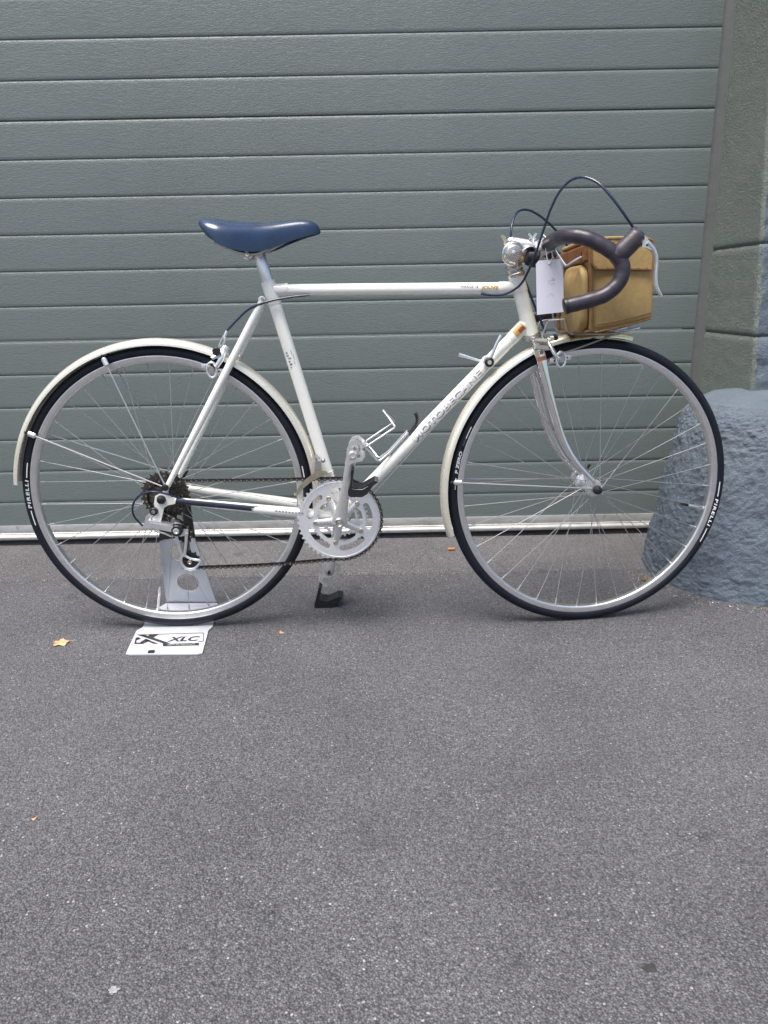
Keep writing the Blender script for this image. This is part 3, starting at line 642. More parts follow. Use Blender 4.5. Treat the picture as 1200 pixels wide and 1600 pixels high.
# ---- sprockets
cas = empty('cassette', bike)
def toothed(rp, teeth, depth, n=6):
    o = []
    for i in range(teeth):
        for k, (fr, rr) in enumerate(((0.0, -depth), (0.22, -depth), (0.40, depth * 0.55), (0.60, depth * 0.55), (0.78, -depth))):
            a = 2 * PI * (i + fr) / teeth; o.append(((rp + rr) * math.cos(a), (rp + rr) * math.sin(a)))
    return o
def circ(r_, n=24, cx=0, cy=0): return [(cx + r_ * math.cos(2 * PI * i / n), cy + r_ * math.sin(2 * PI * i / n)) for i in range(n)]
for i, tn in enumerate((28, 24, 21, 18, 16, 14)):
    b = MB(); rp = tn * 0.0127 / (2 * PI); b.prism(toothed(rp, tn, 0.0030), [circ(max(0.012, rp - 0.017), 20)] + ([circ(0.0035, 8, (rp - 0.0115) * math.cos(k * PI / 4), (rp - 0.0115) * math.sin(k * PI / 4)) for k in range(8)] if tn > 17 else []), RA + V((0, -0.025 - i * 0.0052, 0)), d=0.0019); b.build('sprocket', 'cog', cas)
MB().cyl(RA + V((0, -0.020, 0)), RA + V((0, -0.056, 0)), 0.0175, 24).build('freewheel_body', 'cog', cas)

# ---- crankset
ck = empty('crankset', bike); A0 = R(42.5)
def arc(r_, a0, a1, n): return [(r_ * math.cos(a0 + (a1 - a0) * i / n), r_ * math.sin(a0 + (a1 - a0) * i / n)) for i in range(n + 1)]
def slot(r0, r1, a0, a1):
    c = (r1 - r0) / 2; rm = (r0 + r1) / 2; o = arc(r1, a0, a1, 12)
    o += [(rm * math.cos(a1) + c * math.cos(a1 + PI * k / 6), rm * math.sin(a1) + c * math.sin(a1 + PI * k / 6)) for k in range(1, 6)]
    o += arc(r0, a1, a0, 12); o += [(rm * math.cos(a0) + c * math.cos(a0 + PI + PI * k / 6), rm * math.sin(a0) + c * math.sin(a0 + PI + PI * k / 6)) for k in range(1, 6)]
    return o
def inner_edge(r_big, r_tab, half):
    o = []
    for k in range(5):
        a = A0 + k * 2 * PI / 5; o += arc(r_tab, a - half, a + half, 4); o += arc(r_big, a + half * 1.8, a + 2 * PI / 5 - half * 1.8, 8)
    return o
slots = [slot(0.0615, 0.0765, A0 + R(36 + 72 * k - 21), A0 + R(36 + 72 * k + 21)) for k in range(5)]
b = MB(); b.prism(toothed(0.0972, 48, 0.0030), slots + [inner_edge(0.0535, 0.0495, R(11))], BB + V((0, -0.0480, 0)), d=0.0026)
b.build('chainring', 'ring', ck)
b = MB(); b.lathe([(0.0895, -0.0485), (0.0905, -0.0490), (0.0915, -0.0485), (0.0905, -0.0478)], BB, (0, 1, 0), 72, closed=True); b.build('chainring_ridge', 'ring', ck)
b = MB(); b.prism(toothed(0.0655, 36, 0.0030), [inner_edge(0.0545, 0.0495, R(11))], BB + V((0, -0.0405, 0)), d=0.0024); b.build('chainring', 'ring', ck)
b = MB(); b.prism(toothed(0.0445, 26, 0.0028), [circ(0.0365, 40)], BB + V((0, -0.0335, 0)), d=0.0024); b.build('chainring', 'ring', ck)
for k in range(5):
    a = A0 + k * 2 * PI / 5; u = V((math.cos(a), 0, math.sin(a)))
    b = MB(); b.tube([BB + V((0, -0.052, 0)) + u * 0.008, BB + V((0, -0.052, 0)) + u * 0.022, BB + V((0, -0.0475, 0)) + u * 0.047, BB + V((0, -0.0465, 0)) + u * 0.055], [0.0105, 0.0085, 0.0072, 0.0066], 12, asp=(0.55, 1.0), up=(0, 1, 0)); b.build('spider_arm', 'alloy', ck)
    p = BB + u * 0.0565
    MB().lathe([(0.0056, -0.0470), (0.0056, -0.0500), (0.0050, -0.0508), (0.0028, -0.0508), (0.0026, -0.0490)], p, (0, 1, 0), 14).build('chainring_bolt', 'brass', ck)
    MB().cyl(BB + V((0, -0.0520, 0)) + u * 0.044, BB + V((0, -0.0515, 0)) + u * 0.044, 0.0017, 10).build('spider_pin', 'steel', ck)
PN, PF = V((-0.0630, 0, 0.4535)), V((-0.1382, 0, 0.1075))
for s, pd in ((-1, PN), (1, PF)):
    y0, y1 = (-0.060, -0.080) if s < 0 else (0.052, 0.078); a_ = BB + V((0, y0, 0)); b_ = V((pd.x, y1, pd.z)); dr = (b_ - a_).normalized()
    b = MB(); b.tube([a_ - dr * 0.013, a_ - dr * 0.008, a_, a_ + dr * 0.016, a_.lerp(b_, 0.25), a_.lerp(b_, 0.6), b_ - dr * 0.012, b_, b_ + dr * 0.008, b_ + dr * 0.0125], [0.008, 0.0165, 0.0180, 0.0158, 0.0120, 0.0104, 0.0118, 0.0122, 0.0098, 0.004], 16, asp=(0.52, 1.0), up=(0, 1, 0)); b.build('crank_arm', 'alloy', ck)
    if s < 0: MB().lathe([(0.0105, -0.066), (0.0108, -0.0715), (0.0092, -0.0728), (0.0080, -0.0712), (0.0070, -0.0712), (0.0060, -0.0690), (0.0, -0.0690)], BB, (0, 1, 0), 24).build('crank_cap', 'steel', ck)
    else: MB().lathe([(0.0042, 0.066), (0.0042, 0.0705)], pd, (0, 1, 0), 14).build('pedal_eye', 'black', ck)
MB().cyl(BB + V((0, -0.062, 0)), BB + V((0, 0.06, 0)), 0.009, 14).build('bottom_bracket_axle', 'steel', ck)

# ---- pedals with half toe clips
def pedal(axis, s):
    pd_ = empty('pedal', bike); T = Mx.Identity(4)
    def px(p): return V((p[0], p[1], p[2]))
    if s < 0:
        pl = [(-0.0776, -0.1650, 0.4321), (-0.0737, -0.1650, 0.4705), (-0.0680, -0.1650, 0.4813), (-0.0611, -0.1650, 0.4870), (-0.0503, -0.1650, 0.4891), (-0.0404, -0.1650, 0.4814), (-0.0352, -0.1650, 0.4752), (-0.0428, -0.1650, 0.4685), (-0.0451, -0.1650, 0.4590), (-0.0393, -0.1650, 0.4479), (-0.0421, -0.1650, 0.4431), (-0.0530, -0.1650, 0.4413), (-0.0653, -0.1650, 0.4374)]
        clip = [(-0.0665, -0.1400, 0.4208), (-0.0603, -0.1400, 0.4206), (-0.0661, -0.1400, 0.3868), (-0.0620, -0.1400, 0.3838), (-0.0434, -0.1400, 0.3834), (-0.0314, -0.1400, 0.3903), (-0.0174, -0.1400, 0.3978), (-0.0092, -0.1400, 0.3948), (-0.0204, -0.1400, 0.3865), (-0.0333, -0.1400, 0.3689), (-0.0446, -0.1400, 0.3620), (-0.0696, -0.1400, 0.3625), (-0.0750, -0.1400, 0.3669), (-0.0747, -0.1400, 0.3770), (-0.0702, -0.1400, 0.3883)]
        cx = V((-0.0620, -0.1650, 0.4566))
    else:
        pl = [V((PF.x + a, 0.150, PF.z + c)) for a, c in ((-0.020, -0.030), (-0.022, 0.010), (-0.010, 0.026), (0.012, 0.026), (0.024, 0.012), (0.016, 0.0), (0.022, -0.014), (0.008, -0.022))]
        clip = [(-0.1689, 0.1250, 0.0564), (-0.1615, 0.1250, 0.0535), (-0.1676, 0.1250, 0.0257), (-0.1636, 0.1250, 0.0211), (-0.1469, 0.1250, 0.0180), (-0.1332, 0.1250, 0.0240), (-0.1195, 0.1250, 0.0300), (-0.1069, 0.1250, 0.0279), (-0.1166, 0.1250, 0.0173), (-0.1358, 0.1250, -0.0013), (-0.1514, 0.1250, -0.0101), (-0.1748, 0.1250, -0.0049), (-0.1822, 0.1250, 0.0007), (-0.1814, 0.1250, 0.0116), (-0.1770, 0.1250, 0.0242)]
        cx = V((PF.x, 0.15, PF.z))
    c0 = sum((V(p) for p in pl), V((0, 0, 0))) / len(pl)
    hole = [c0 + (V(p) - c0) * 0.62 for p in pl]
    b = MB(); P3 = [V(p) for p in pl]; b.prism([(p.x, p.z) for p in P3], [[(p.x, p.z) for p in hole][::-1]], (0, P3[0].y, 0), d=0.0035 * (1 if s < 0 else -1)); b.build('pedal_plate', 'alloy', pd_)
    P4 = [(c0.x + (p.x - c0.x) * 0.92, c0.z + (p.z - c0.z) * 0.92) for p in P3]; hy = [(c0.x + (p.x - c0.x) * 0.6, c0.z + (p.z - c0.z) * 0.6) for p in P3]
    b = MB(); b.prism(P4, [hy[::-1]], (0, s * 0.098, 0), d=0.003); b.build('pedal_plate', 'alloy', pd_)
    b = MB()
    for k in (0, 3, 6, len(pl) - 4):   # cage rails between the plates
        p = c0 + (P3[k % len(pl)] - c0) * 0.86; b.box((p.x, s * 0.131, p.z), (0.010, 0.066, 0.0025), Mx.Rotation(-0.35, 3, 'Y'))
    b.build('pedal_cage', 'alloy', pd_)
    b = MB(); b.lathe([(0.0065, 0.082), (0.0095, 0.100), (0.0095, 0.125), (0.0080, 0.150)], (axis.x, 0, axis.z), (0, s, 0), 18); b.build('pedal_spindle', 'steel', pd_)
    b = MB(); b.lathe([(0.0088, 0.150), (0.0090, 0.166), (0.0075, 0.1685), (0.0055, 0.169), (0.0052, 0.1675), (0.0, 0.1675)], (cx.x, 0, cx.z), (0, s, 0), 20); b.build('dust_cap', 'alloy', pd_)
    y0 = V(clip[0]).y; b = MB(); b.poly([V((V(p).x, y0 - s * (-0.016), V(p).z)) for p in clip], 0.046 * (1 if s < 0 else -1)); b.build('toe_clip', 'black', pd_, ang=30)
    if s < 0: tp = [V((V(p).x, y0 - 0.0165, V(p).z)) for p in clip[2:6]]; MB().tube([q + V((0.0, 0, -0.0045)) for q in tp], 0.0007, 6).build('clip_seam', 'steel', pd_)
    else: MB().poly([(-0.1679, 0.1000, 0.0785), (-0.1471, 0.1000, 0.0603), (-0.1481, 0.1000, 0.0559), (-0.1697, 0.1000, 0.0741)], 0.05).build('clip_bracket', 'alloy', pd_)
    return pd_
pedal(PN, -1); pedal(PF, 1)

# ---- chain
CY = -0.0467; cr = 0.0978; ring_c = V((BB.x, CY, BB.z)); cog_c = V((RA.x, CY + 0.002, RA.z)); LP = V((-0.4534, CY, 0.1900)); UP = V((-0.4660, CY, 0.2560))
def pol(c, r_, a): return c + V((r_ * math.cos(R(a)), 0, r_ * math.sin(R(a))))
keys = [pol(cog_c, 0.0390, a) for a in (98, 130, 160, 190, 220, 250, 275)] + [pol(UP, 0.020, a) for a in (60, 20, -20)] + [pol(LP, 0.020, a) for a in (165, 195, 230, 262)]
low = [LP.lerp(pol(ring_c, cr, -97), t) + V((0, 0, -0.020 * (1 - t) - 0.004 * math.sin(t * PI))) for t in (0.15, 0.35, 0.55, 0.75, 0.9)]
keys += low + [pol(ring_c, cr, a) for a in range(-95, 100, 9)] + [pol(ring_c, cr, 97).lerp(keys[0], t) for t in (0.2, 0.4, 0.6, 0.8, 0.97)]
dense = crv(keys, 10); pts = [dense[0]]; acc = 0
for a, c in zip(dense, dense[1:]):
    L_ = (c - a).length
    while acc + L_ >= 0.0127:
        t = (0.0127 - acc) / L_; a = a.lerp(c, t); pts.append(a); L_ = (c - a).length; acc = 0
    acc += L_
b = MB()
for i in range(len(pts) - 1):
    p, q = pts[i], pts[i + 1]; dd = (q - p); n_ = dd.normalized(); w_ = V((-n_.z, 0, n_.x)); hw = 0.0026 if i % 2 else 0.0036
    out = []
    for c0_, sgn in ((p, -1), (q, 1)):
        for k in (-2, -1, 0, 1, 2): a = k * PI / 5; out.append(c0_ + n_ * sgn * math.cos(a) * 0.0042 + w_ * math.sin(a) * 0.0042 * sgn)
    mid = (p + q) / 2; out.insert(5, mid + w_ * 0.0024); out.append(mid - w_ * 0.0024)
    for s in (-1, 1): b.cur = 0; b.poly([x + V((0, s * hw - 0.0006, 0)) for x in out], 0.0012)
    b.cur = 1; b.cyl(p + V((0, -0.0046, 0)), p + V((0, 0.0046, 0)), 0.0019, 8); b.cur = 0; b.cyl(p + V((0, -0.0024, 0)), p + V((0, 0.0024, 0)), 0.0039, 8)
ch = b.build('chain', ['chain', 'pin'], bike); ch['kind'] = 'stuff'

# ---- gears
rd = empty('rear_derailleur', bike)
MB().lathe([(0.0085, 0.0), (0.0092, 0.003), (0.0092, 0.012), (0.0075, 0.0135), (0.0045, 0.0135), (0.004, 0.012), (0, 0.012)], (-0.5217, -0.0580, 0.3154), (0, -1, 0), 20).build('pivot_bolt', 'black', rd)
MB().lathe([(0.0045, 0.0), (0.0045, 0.0142), (0.0030, 0.0145), (0.0028, 0.013), (0, 0.013)], (-0.5217, -0.0580, 0.3154), (0, -1, 0), 14).build('pivot_screw', 'steel', rd)
b = MB(); b.poly([(-0.5294, -0.0620, 0.3144), (-0.5228, -0.0620, 0.3082), (-0.5312, -0.0620, 0.2977), (-0.5350, -0.0620, 0.2886), (-0.5373, -0.0620, 0.2733), (-0.5497, -0.0620, 0.2744), (-0.5499, -0.0620, 0.2797), (-0.5431, -0.0620, 0.3026)], 0.014); b.build('body_knuckle', 'lever', rd)
b = MB(); b.poly([(-0.5350, -0.0720, 0.2962), (-0.4801, -0.0720, 0.2850), (-0.4800, -0.0720, 0.2705), (-0.4847, -0.0720, 0.2668), (-0.5375, -0.0720, 0.2795)], 0.016); b.build('parallelogram', 'alloy', rd)
b = MB(); b.poly([(-0.4830, -0.0605, 0.2701), (-0.4492, -0.0605, 0.2693), (-0.4503, -0.0605, 0.2570), (-0.4670, -0.0605, 0.2519), (-0.4828, -0.0605, 0.2562)], 0.003); b.build('cage_head', 'lever', rd)
b = MB(); b.poly([(-0.5317, -0.0728, 0.2910), (-0.4889, -0.0728, 0.2824), (-0.4891, -0.0728, 0.2725), (-0.5326, -0.0728, 0.2826)], 0.001); b.build('parallelogram_face', 'lever', rd)
b = MB(); b.tube(crv([(-0.5324, -0.0660, 0.2744), (-0.5144, -0.0700, 0.2676), (-0.5003, -0.0700, 0.2627), (-0.4868, -0.0680, 0.2556)], 4), 0.0024, 8); b.build('spring', 'steel', rd)
MB().lathe([(0.0125, 0.0), (0.0135, 0.003), (0.0135, 0.018), (0.0115, 0.020), (0.0080, 0.0202), (0.0075, 0.018), (0.0045, 0.018), (0.0040, 0.016), (0, 0.016)], (-0.4739, -0.0520, 0.2688), (0, -1, 0), 24).build('cage_pivot', 'black', rd)
MB().lathe([(0.0072, 0.0), (0.0072, 0.0215), (0.0048, 0.0220), (0.0040, 0.0200), (0, 0.020)], (-0.4739, -0.0520, 0.2688), (0, -1, 0), 20).build('pivot_ring', 'alloy', rd)
yp = -0.056; lp = V((-0.4532, -0.0560, 0.1881))
for nm, P_ in (('cage_strut', [(-0.4796, -0.0600, 0.2606), (-0.4752, -0.0580, 0.2334), (-0.4695, -0.0570, 0.2015)]), ('cage_strut', [(-0.4538, -0.0600, 0.2600), (-0.4582, -0.0580, 0.2330), (-0.4650, -0.0570, 0.2014)])): b = MB(); b.tube(P_, [0.0042, 0.0034, 0.0038], 10, asp=(0.5, 1), up=(0, 1, 0)); b.build(nm, 'lever', rd)
b = MB(); b.tube(crv([(-0.4692, -0.0570, 0.2047), (-0.4733, -0.0570, 0.1921), (-0.4680, -0.0570, 0.1769), (-0.4544, -0.0570, 0.1702), (-0.4405, -0.0570, 0.1747), (-0.4298, -0.0570, 0.1864), (-0.4316, -0.0570, 0.1919), (-0.4462, -0.0570, 0.1947), (-0.4591, -0.0570, 0.2013), (-0.4659, -0.0570, 0.2077)], 4), 0.0030, 10, asp=(0.6, 1), up=(0, 1, 0)); b.build('pulley_cage', 'lever', rd)
b = MB(); b.poly([(-0.4683, -0.0585, 0.1941), (-0.4331, -0.0585, 0.1878), (-0.4398, -0.0585, 0.1792), (-0.4506, -0.0585, 0.1747), (-0.4623, -0.0585, 0.1781)], 0.0012); b.build('cage_recess', 'black', rd)
b = MB(); b.poly([(-0.4711, -0.0420, 0.2563), (-0.4577, -0.0420, 0.2560), (-0.4508, -0.0420, 0.1990), (-0.4442, -0.0420, 0.1717), (-0.4684, -0.0420, 0.1706), (-0.4782, -0.0420, 0.2124)], 0.002); b.build('inner_cage_plate', 'steel', rd)
for c_, nm in ((LP, 'jockey_wheel'), (UP, 'jockey_wheel')): b = MB(); b.prism(toothed(0.0205, 10, 0.0026), [], c_ + V((0, -0.003, 0)), d=0.006); b.build(nm, 'black', rd)
MB().lathe([(0.0052, 0), (0.0052, 0.004), (0.0035, 0.0045), (0.0022, 0.0035), (0, 0.0035)], lp, (0, -1, 0), 12).build('jockey_bolt', 'brass', rd)
fd = empty('front_derailleur', bike)
b = MB(); b.poly([(-0.1991, -0.0600, 0.3505), (-0.1980, -0.0600, 0.3444), (-0.1936, -0.0600, 0.3436), (-0.1797, -0.0600, 0.3606), (-0.1616, -0.0600, 0.3752), (-0.1437, -0.0600, 0.3852), (-0.1247, -0.0600, 0.3907), (-0.1230, -0.0600, 0.3959), (-0.1273, -0.0600, 0.3990), (-0.1373, -0.0600, 0.4007), (-0.1489, -0.0600, 0.3994), (-0.1594, -0.0600, 0.3915), (-0.1774, -0.0600, 0.3785), (-0.1912, -0.0600, 0.3623)], 0.0025); b.build('cage_plate', 'brass', fd)
b = MB(); b.tube([(-0.1985, -0.0600, 0.3475), (-0.2010, -0.0380, 0.3418)], 0.0036, 8); b.build('cage_bridge', 'brass', fd)
b = MB(); b.poly([(-0.1517, -0.0500, 0.4187), (-0.1387, -0.0500, 0.4185), (-0.1367, -0.0500, 0.3961), (-0.1542, -0.0500, 0.3950)], 0.012); b.build('arm', 'steel', fd)
b = MB(); b.poly([(-0.1583, -0.0400, 0.4360), (-0.1561, -0.0400, 0.4360), (-0.1492, -0.0400, 0.3941), (-0.1551, -0.0400, 0.3928)], 0.004); b.build('outer_link', 'alloy', fd)
b = MB(); b.ball((-0.1341, -0.0320, 0.4175), 0.0055, 10); b.cyl((-0.1494, -0.0360, 0.4291), (-0.1507, -0.0200, 0.4258), 0.004, 8); b.cyl((-0.1430, -0.0460, 0.4266), (-0.1450, -0.0200, 0.4212), 0.0035, 8); b.build('clamp_bolt', 'steel', fd)
b = MB(); pc = BB.lerp(ST_T, 0.185); b.tube([pc - d * 0.007, pc + d * 0.007], 0.0160, 24); b.build('clamp_band', 'alloy', fd)
b = MB(); b.poly([(-0.1281, -0.0060, 0.3860), (-0.1146, -0.0060, 0.3872), (-0.1105, -0.0060, 0.3779), (-0.1241, -0.0060, 0.3721)], 0.02); b.build('inner_cage_plate', 'steel', fd)
# down-tube shift levers
def shifter(off, pts, boss):
    s_ = empty('shift_lever', bike)
    b = MB(); b.tube(pts, [0.0040, 0.0034, 0.0034, 0.0042], 10, asp=(0.6, 1.0), up=(0, 1, 0)); b.build('lever_arm', 'lever', s_)
    sg = -1 if off < 0 else 1
    MB().lathe([(0.0120, 0.014), (0.0125, 0.019), (0.0110, 0.022), (0.0110, 0.025)], (boss[0], 0, boss[2]), (0, sg, 0), 20).build('boss', 'alloy', s_)
    MB().lathe([(0.0100, 0.025), (0.0105, 0.029), (0.0070, 0.031), (0.0060, 0.030)], (boss[0], 0, boss[2]), (0, sg, 0), 18).build('adjuster', 'black', s_)
    MB().cyl(V((boss[0], sg * 0.0295, boss[2])), V((boss[0], sg * 0.0320, boss[2])), 0.0048, 14).build('screw', 'alloy', s_)
bs = (0.2430, -0.0280, 0.6319)
shifter(-0.026, [(0.2452, -0.0260, 0.6387), (0.2518, -0.0270, 0.6553), (0.2597, -0.0280, 0.6746), (0.2685, -0.0280, 0.6896)], bs)
shifter(0.026, [(0.2414, 0.0260, 0.6261), (0.2268, 0.0270, 0.6313), (0.2063, 0.0280, 0.6382), (0.1813, 0.0280, 0.6458)], bs)

# ---- mudguards
def guard_mesh(c, rad, a0, a1, hw, dep, ends, n=90):
    b = MB(); rings = []; prof = []
    for k in range(13):
        t = R(-88 + 176 * k / 12); prof.append((rad + dep * math.cos(t) ** 0.85, hw * math.sin(t)))
    prof = [(rad - 0.002, -hw - 0.0004)] + prof + [(rad - 0.002, hw + 0.0004)]
    prof += [(r_ - 0.0012 if 0 < q < 14 else r_, y * 0.93) for q, (r_, y) in list(enumerate(prof))[::-1]]
    for i in range(n + 1):
        a = R(a0 + (a1 - a0) * i / n); u = V((math.cos(a), 0, math.sin(a))); rings.append([c + u * r_ + V((0, y, 0)) for r_, y in prof])
    b.loft(rings); return b
gd = empty('mudguard', bike)
guard_mesh(RA + V((0, 0, -0.002)), 0.3440, 174.6, -12, 0.0205, 0.0135, 0).build('guard_blade', 'guard', gd, ang=50)
def stay(parent, eye, end, xf=None, br=None):
    for s in (1, -1):
        A, E = (V(eye), V(end)) if s > 0 else (mir(eye), mir(end)); b = MB(); b.tube([A, A.lerp(E, 0.9), E], 0.0018, 8); b.build('stay', 'spoke', parent, xf)
        b = MB(); dd = (E - A).normalized(); sd_ = V((-dd.z, 0, dd.x)); b.tube([E - dd * 0.016, E - dd * 0.013, E + dd * 0.002, E + dd * 0.005], [0.003, 0.0062, 0.0062, 0.003], 10, asp=(0.7, 1.0), up=(0, 1, 0)); b.build('stay_bracket', 'alloy', parent, xf)
        b = MB(); b.ball(E + dd * 0.009 + V((0, 0, 0.0)), 0.0042, 8); b.build('stay_bolt', 'black', parent, xf)
stay(gd, (RA.x + 0.0125, -0.064, RA.z + 0.030), (-0.6104, -0.0200, 0.6534)); stay(gd, (RA.x + 0.012, -0.064, RA.z + 0.028), (-0.7987, -0.0200, 0.4913))
MB().lathe([(0.0070, 0.0), (0.0078, 0.002), (0.0078, 0.006), (0.0062, 0.009), (0, 0.0095)], (RA.x + 0.0125, -0.0635, RA.z + 0.029), (0, -1, 0), 16).build('eyelet_bolt', 'black', gd)
fg = empty('mudguard', bike)
guard_mesh(FA + V((0, 0, 0.0)), 0.3440, 101, 197.5, 0.0205, 0.0125, 0).build('guard_blade', 'guard', fg, STEER, ang=50)
guard_mesh(FA + V((0, 0, 0.0)), 0.3436, 76.5, 101.5, 0.0205, 0.0120, 0, 30).build('guard_tip', 'gold', fg, STEER, ang=50)
stay(fg, (FA.x - 0.013, -0.056, FA.z + 0.004), (0.1647, -0.0200, 0.3626), STEER)

# ---- brakes
def caliper(xf, pts, side_ring, pad, knob, bolt):
    c_ = empty('brake_caliper', bike)
    for nm, P_, rr in pts:
        b = MB(); b.tube(crv(P_, 4), rr, 10, asp=(0.75, 1.0), up=(0, 1, 0)); b.build(nm, 'lever', c_, xf)
    ctr = V(side_ring); rp = []
    for k in range(20): a = 2 * PI * k / 20; rp.append(ctr + V((0.0105 * math.cos(a) + (0.004 if math.sin(a) < 0 else 0.0) * 0, 0, 0.0165 * math.sin(a))))
    b = MB(); b.tube(rp, 0.0030, 8, closed=True); b.build('eye_loop', 'lever', c_, xf)
    b = MB(); b.cyl(ctr + V((0, -0.006, 0.002)), ctr + V((0, 0.012, 0.002)), 0.0062, 12); b.build('pad_bolt', 'steel', c_, xf)
    for q in pad:
        b = MB(); b.box(q, (0.020, 0.010, 0.011), None, 0.0015); b.build('pad_holder', 'lever', c_, xf); b = MB(); b.cyl(V(q) + V((0.001, -0.0052, 0)), V(q) + V((0.001, -0.0062, 0)), 0.0020, 8); b.build('holder_hole', 'black', c_, xf)
    b = MB(); b.box((pad[0][0] + (pad[1][0] - pad[0][0]) / 2, 0.0165, pad[0][2]), (0.05, 0.009, 0.011), None, 0.002); b.build('pad_holder', 'lever', c_, xf)
    b = MB(); b.lathe([(0.0060, 0), (0.0090, 0.002), (0.0092, 0.007), (0.0075, 0.009), (0, 0.009)], knob[0], knob[1], 16); b.build('release_knob', 'black', c_, xf)
    b = MB(); b.cyl(bolt[0], bolt[1], 0.0038, 10); b.ball(bolt[1], 0.0075, 10, (1, 0.7, 0.9)); b.build('pivot_nut', 'steel', c_, xf)
    return c_
caliper(None, [('near_arm', [(-0.3433, -0.0120, 0.6783), (-0.3461, -0.0260, 0.6626), (-0.3504, -0.0310, 0.6492), (-0.3612, -0.0320, 0.6342)], [0.0050, 0.0065, 0.0060, 0.0050]), ('far_arm', [(-0.3450, 0.0100, 0.6728), (-0.3481, 0.0260, 0.6533), (-0.3564, 0.0310, 0.6330), (-0.3644, 0.0300, 0.6217)], [0.005, 0.006, 0.006, 0.005]),
    ('cable_arm', [(-0.3391, -0.0160, 0.6771), (-0.3483, -0.0200, 0.6678), (-0.3582, -0.0240, 0.6572), (-0.3709, -0.0260, 0.6520)], [0.004, 0.005, 0.0045, 0.004]), ('cross_arm', [(-0.3481, -0.0120, 0.6533), (-0.3445, -0.0040, 0.6639), (-0.3397, 0.0040, 0.6717)], [0.006, 0.007, 0.005])],
    (-0.3721, -0.0300, 0.6273), [(-0.3854, -0.0210, 0.6351), (-0.3586, -0.0210, 0.6234)], ((-0.3576, -0.0300, 0.6673), (0, -1, 0)), ((-0.3449, -0.0060, 0.6542), (-0.3151, 0.0020, 0.6509)))
b = MB(); b.tube([(-0.3364, -0.0100, 0.7099), (-0.3425, -0.0120, 0.6977)], [0.0032, 0.0032], 10); b.tube([(-0.3425, -0.0120, 0.6977), (-0.3450, -0.0120, 0.6936)], 0.0042, 10); b.build('cable_ferrule', 'lever', bike)
b = MB(); b.poly([(-0.3478, -0.0180, 0.6967), (-0.3449, -0.0180, 0.6980), (-0.3526, -0.0180, 0.6802), (-0.3554, -0.0180, 0.6810)], 0.006); b.poly([(-0.3410, -0.0180, 0.6938), (-0.3383, -0.0180, 0.6924), (-0.3465, -0.0180, 0.6773), (-0.3492, -0.0180, 0.6788)], 0.006); b.poly([(-0.3542, -0.0200, 0.6818), (-0.3481, -0.0200, 0.6789), (-0.3524, -0.0200, 0.6693), (-0.3599, -0.0200, 0.6722)], 0.009); b.build('barrel_adjuster', 'lever', bike)
caliper(STEER, [('near_arm', [(0.3730, -0.0120, 0.6766), (0.3777, -0.0260, 0.6602), (0.3849, -0.0320, 0.6463), (0.3953, -0.0330, 0.6336)], [0.0042, 0.0046, 0.0050, 0.0045]), ('far_arm', [(0.3775, 0.0100, 0.6761), (0.3864, 0.0260, 0.6570), (0.3963, 0.0310, 0.6393), (0.4084, 0.0300, 0.6304)], [0.0045, 0.005, 0.005, 0.0045]),
    ('cable_arm', [(0.3718, -0.0160, 0.6739), (0.3746, -0.0220, 0.6629), (0.3794, -0.0260, 0.6532)], [0.0032, 0.0034, 0.003]), ('cross_arm', [(0.3705, -0.0080, 0.6598), (0.3801, 0.0000, 0.6734), (0.3893, 0.0060, 0.6815)], [0.0065, 0.0075, 0.005])],
    (0.3993, -0.0320, 0.6334), [(0.3856, -0.0210, 0.6312), (0.4142, -0.0210, 0.6375)], ((0.3869, -0.0100, 0.6790), (1, 0.1, 0.15)), ((0.3642, 0.0000, 0.6625), (0.3845, 0.0000, 0.6747)))
MB().cyl((0.3788, -0.0100, 0.6785), (0.3876, -0.0100, 0.6797), 0.0062, 12).build('brake_barrel', 'alloy', bike, STEER)

# ---- saddle and seat post
sdl = empty('saddle', bike)
sect = [((-0.3779, 0.0000, 0.9329), (-0.3704, -0.0360, 0.9207), 0.036), ((-0.3734, 0.0000, 0.9411), (-0.3606, -0.0580, 0.9113), 0.058), ((-0.3586, 0.0000, 0.9433), (-0.3471, -0.0700, 0.8989), 0.070), ((-0.3378, 0.0000, 0.9417), (-0.3285, -0.0750, 0.8883), 0.075), ((-0.3175, 0.0000, 0.9389), (-0.3098, -0.0730, 0.8791), 0.073), ((-0.2918, 0.0000, 0.9360), (-0.2865, -0.0650, 0.8736), 0.065), ((-0.2636, 0.0000, 0.9341), (-0.2604, -0.0540, 0.8718), 0.054), ((-0.2399, 0.0000, 0.9336), (-0.2387, -0.0450, 0.8747), 0.045), ((-0.2157, 0.0000, 0.9342), (-0.2150, -0.0370, 0.8816), 0.037), ((-0.1919, 0.0000, 0.9358), (-0.1924, -0.0300, 0.8899), 0.030), ((-0.1676, 0.0000, 0.9372), (-0.1681, -0.0245, 0.8978), 0.0245), ((-0.1467, 0.0000, 0.9361), (-0.1478, -0.0210, 0.9036), 0.021), ((-0.1345, 0.0000, 0.9318), (-0.1357, -0.0180, 0.9061), 0.018), ((-0.1266, 0.0000, 0.9257), (-0.1264, -0.0130, 0.9084), 0.013), ((-0.1224, 0.0000, 0.9175), (-0.1221, -0.0060, 0.9112), 0.006)]
tops = crv([q[0] for q in sect], 3); bots = crv([q[1] for q in sect], 3); b = MB(); rings = []
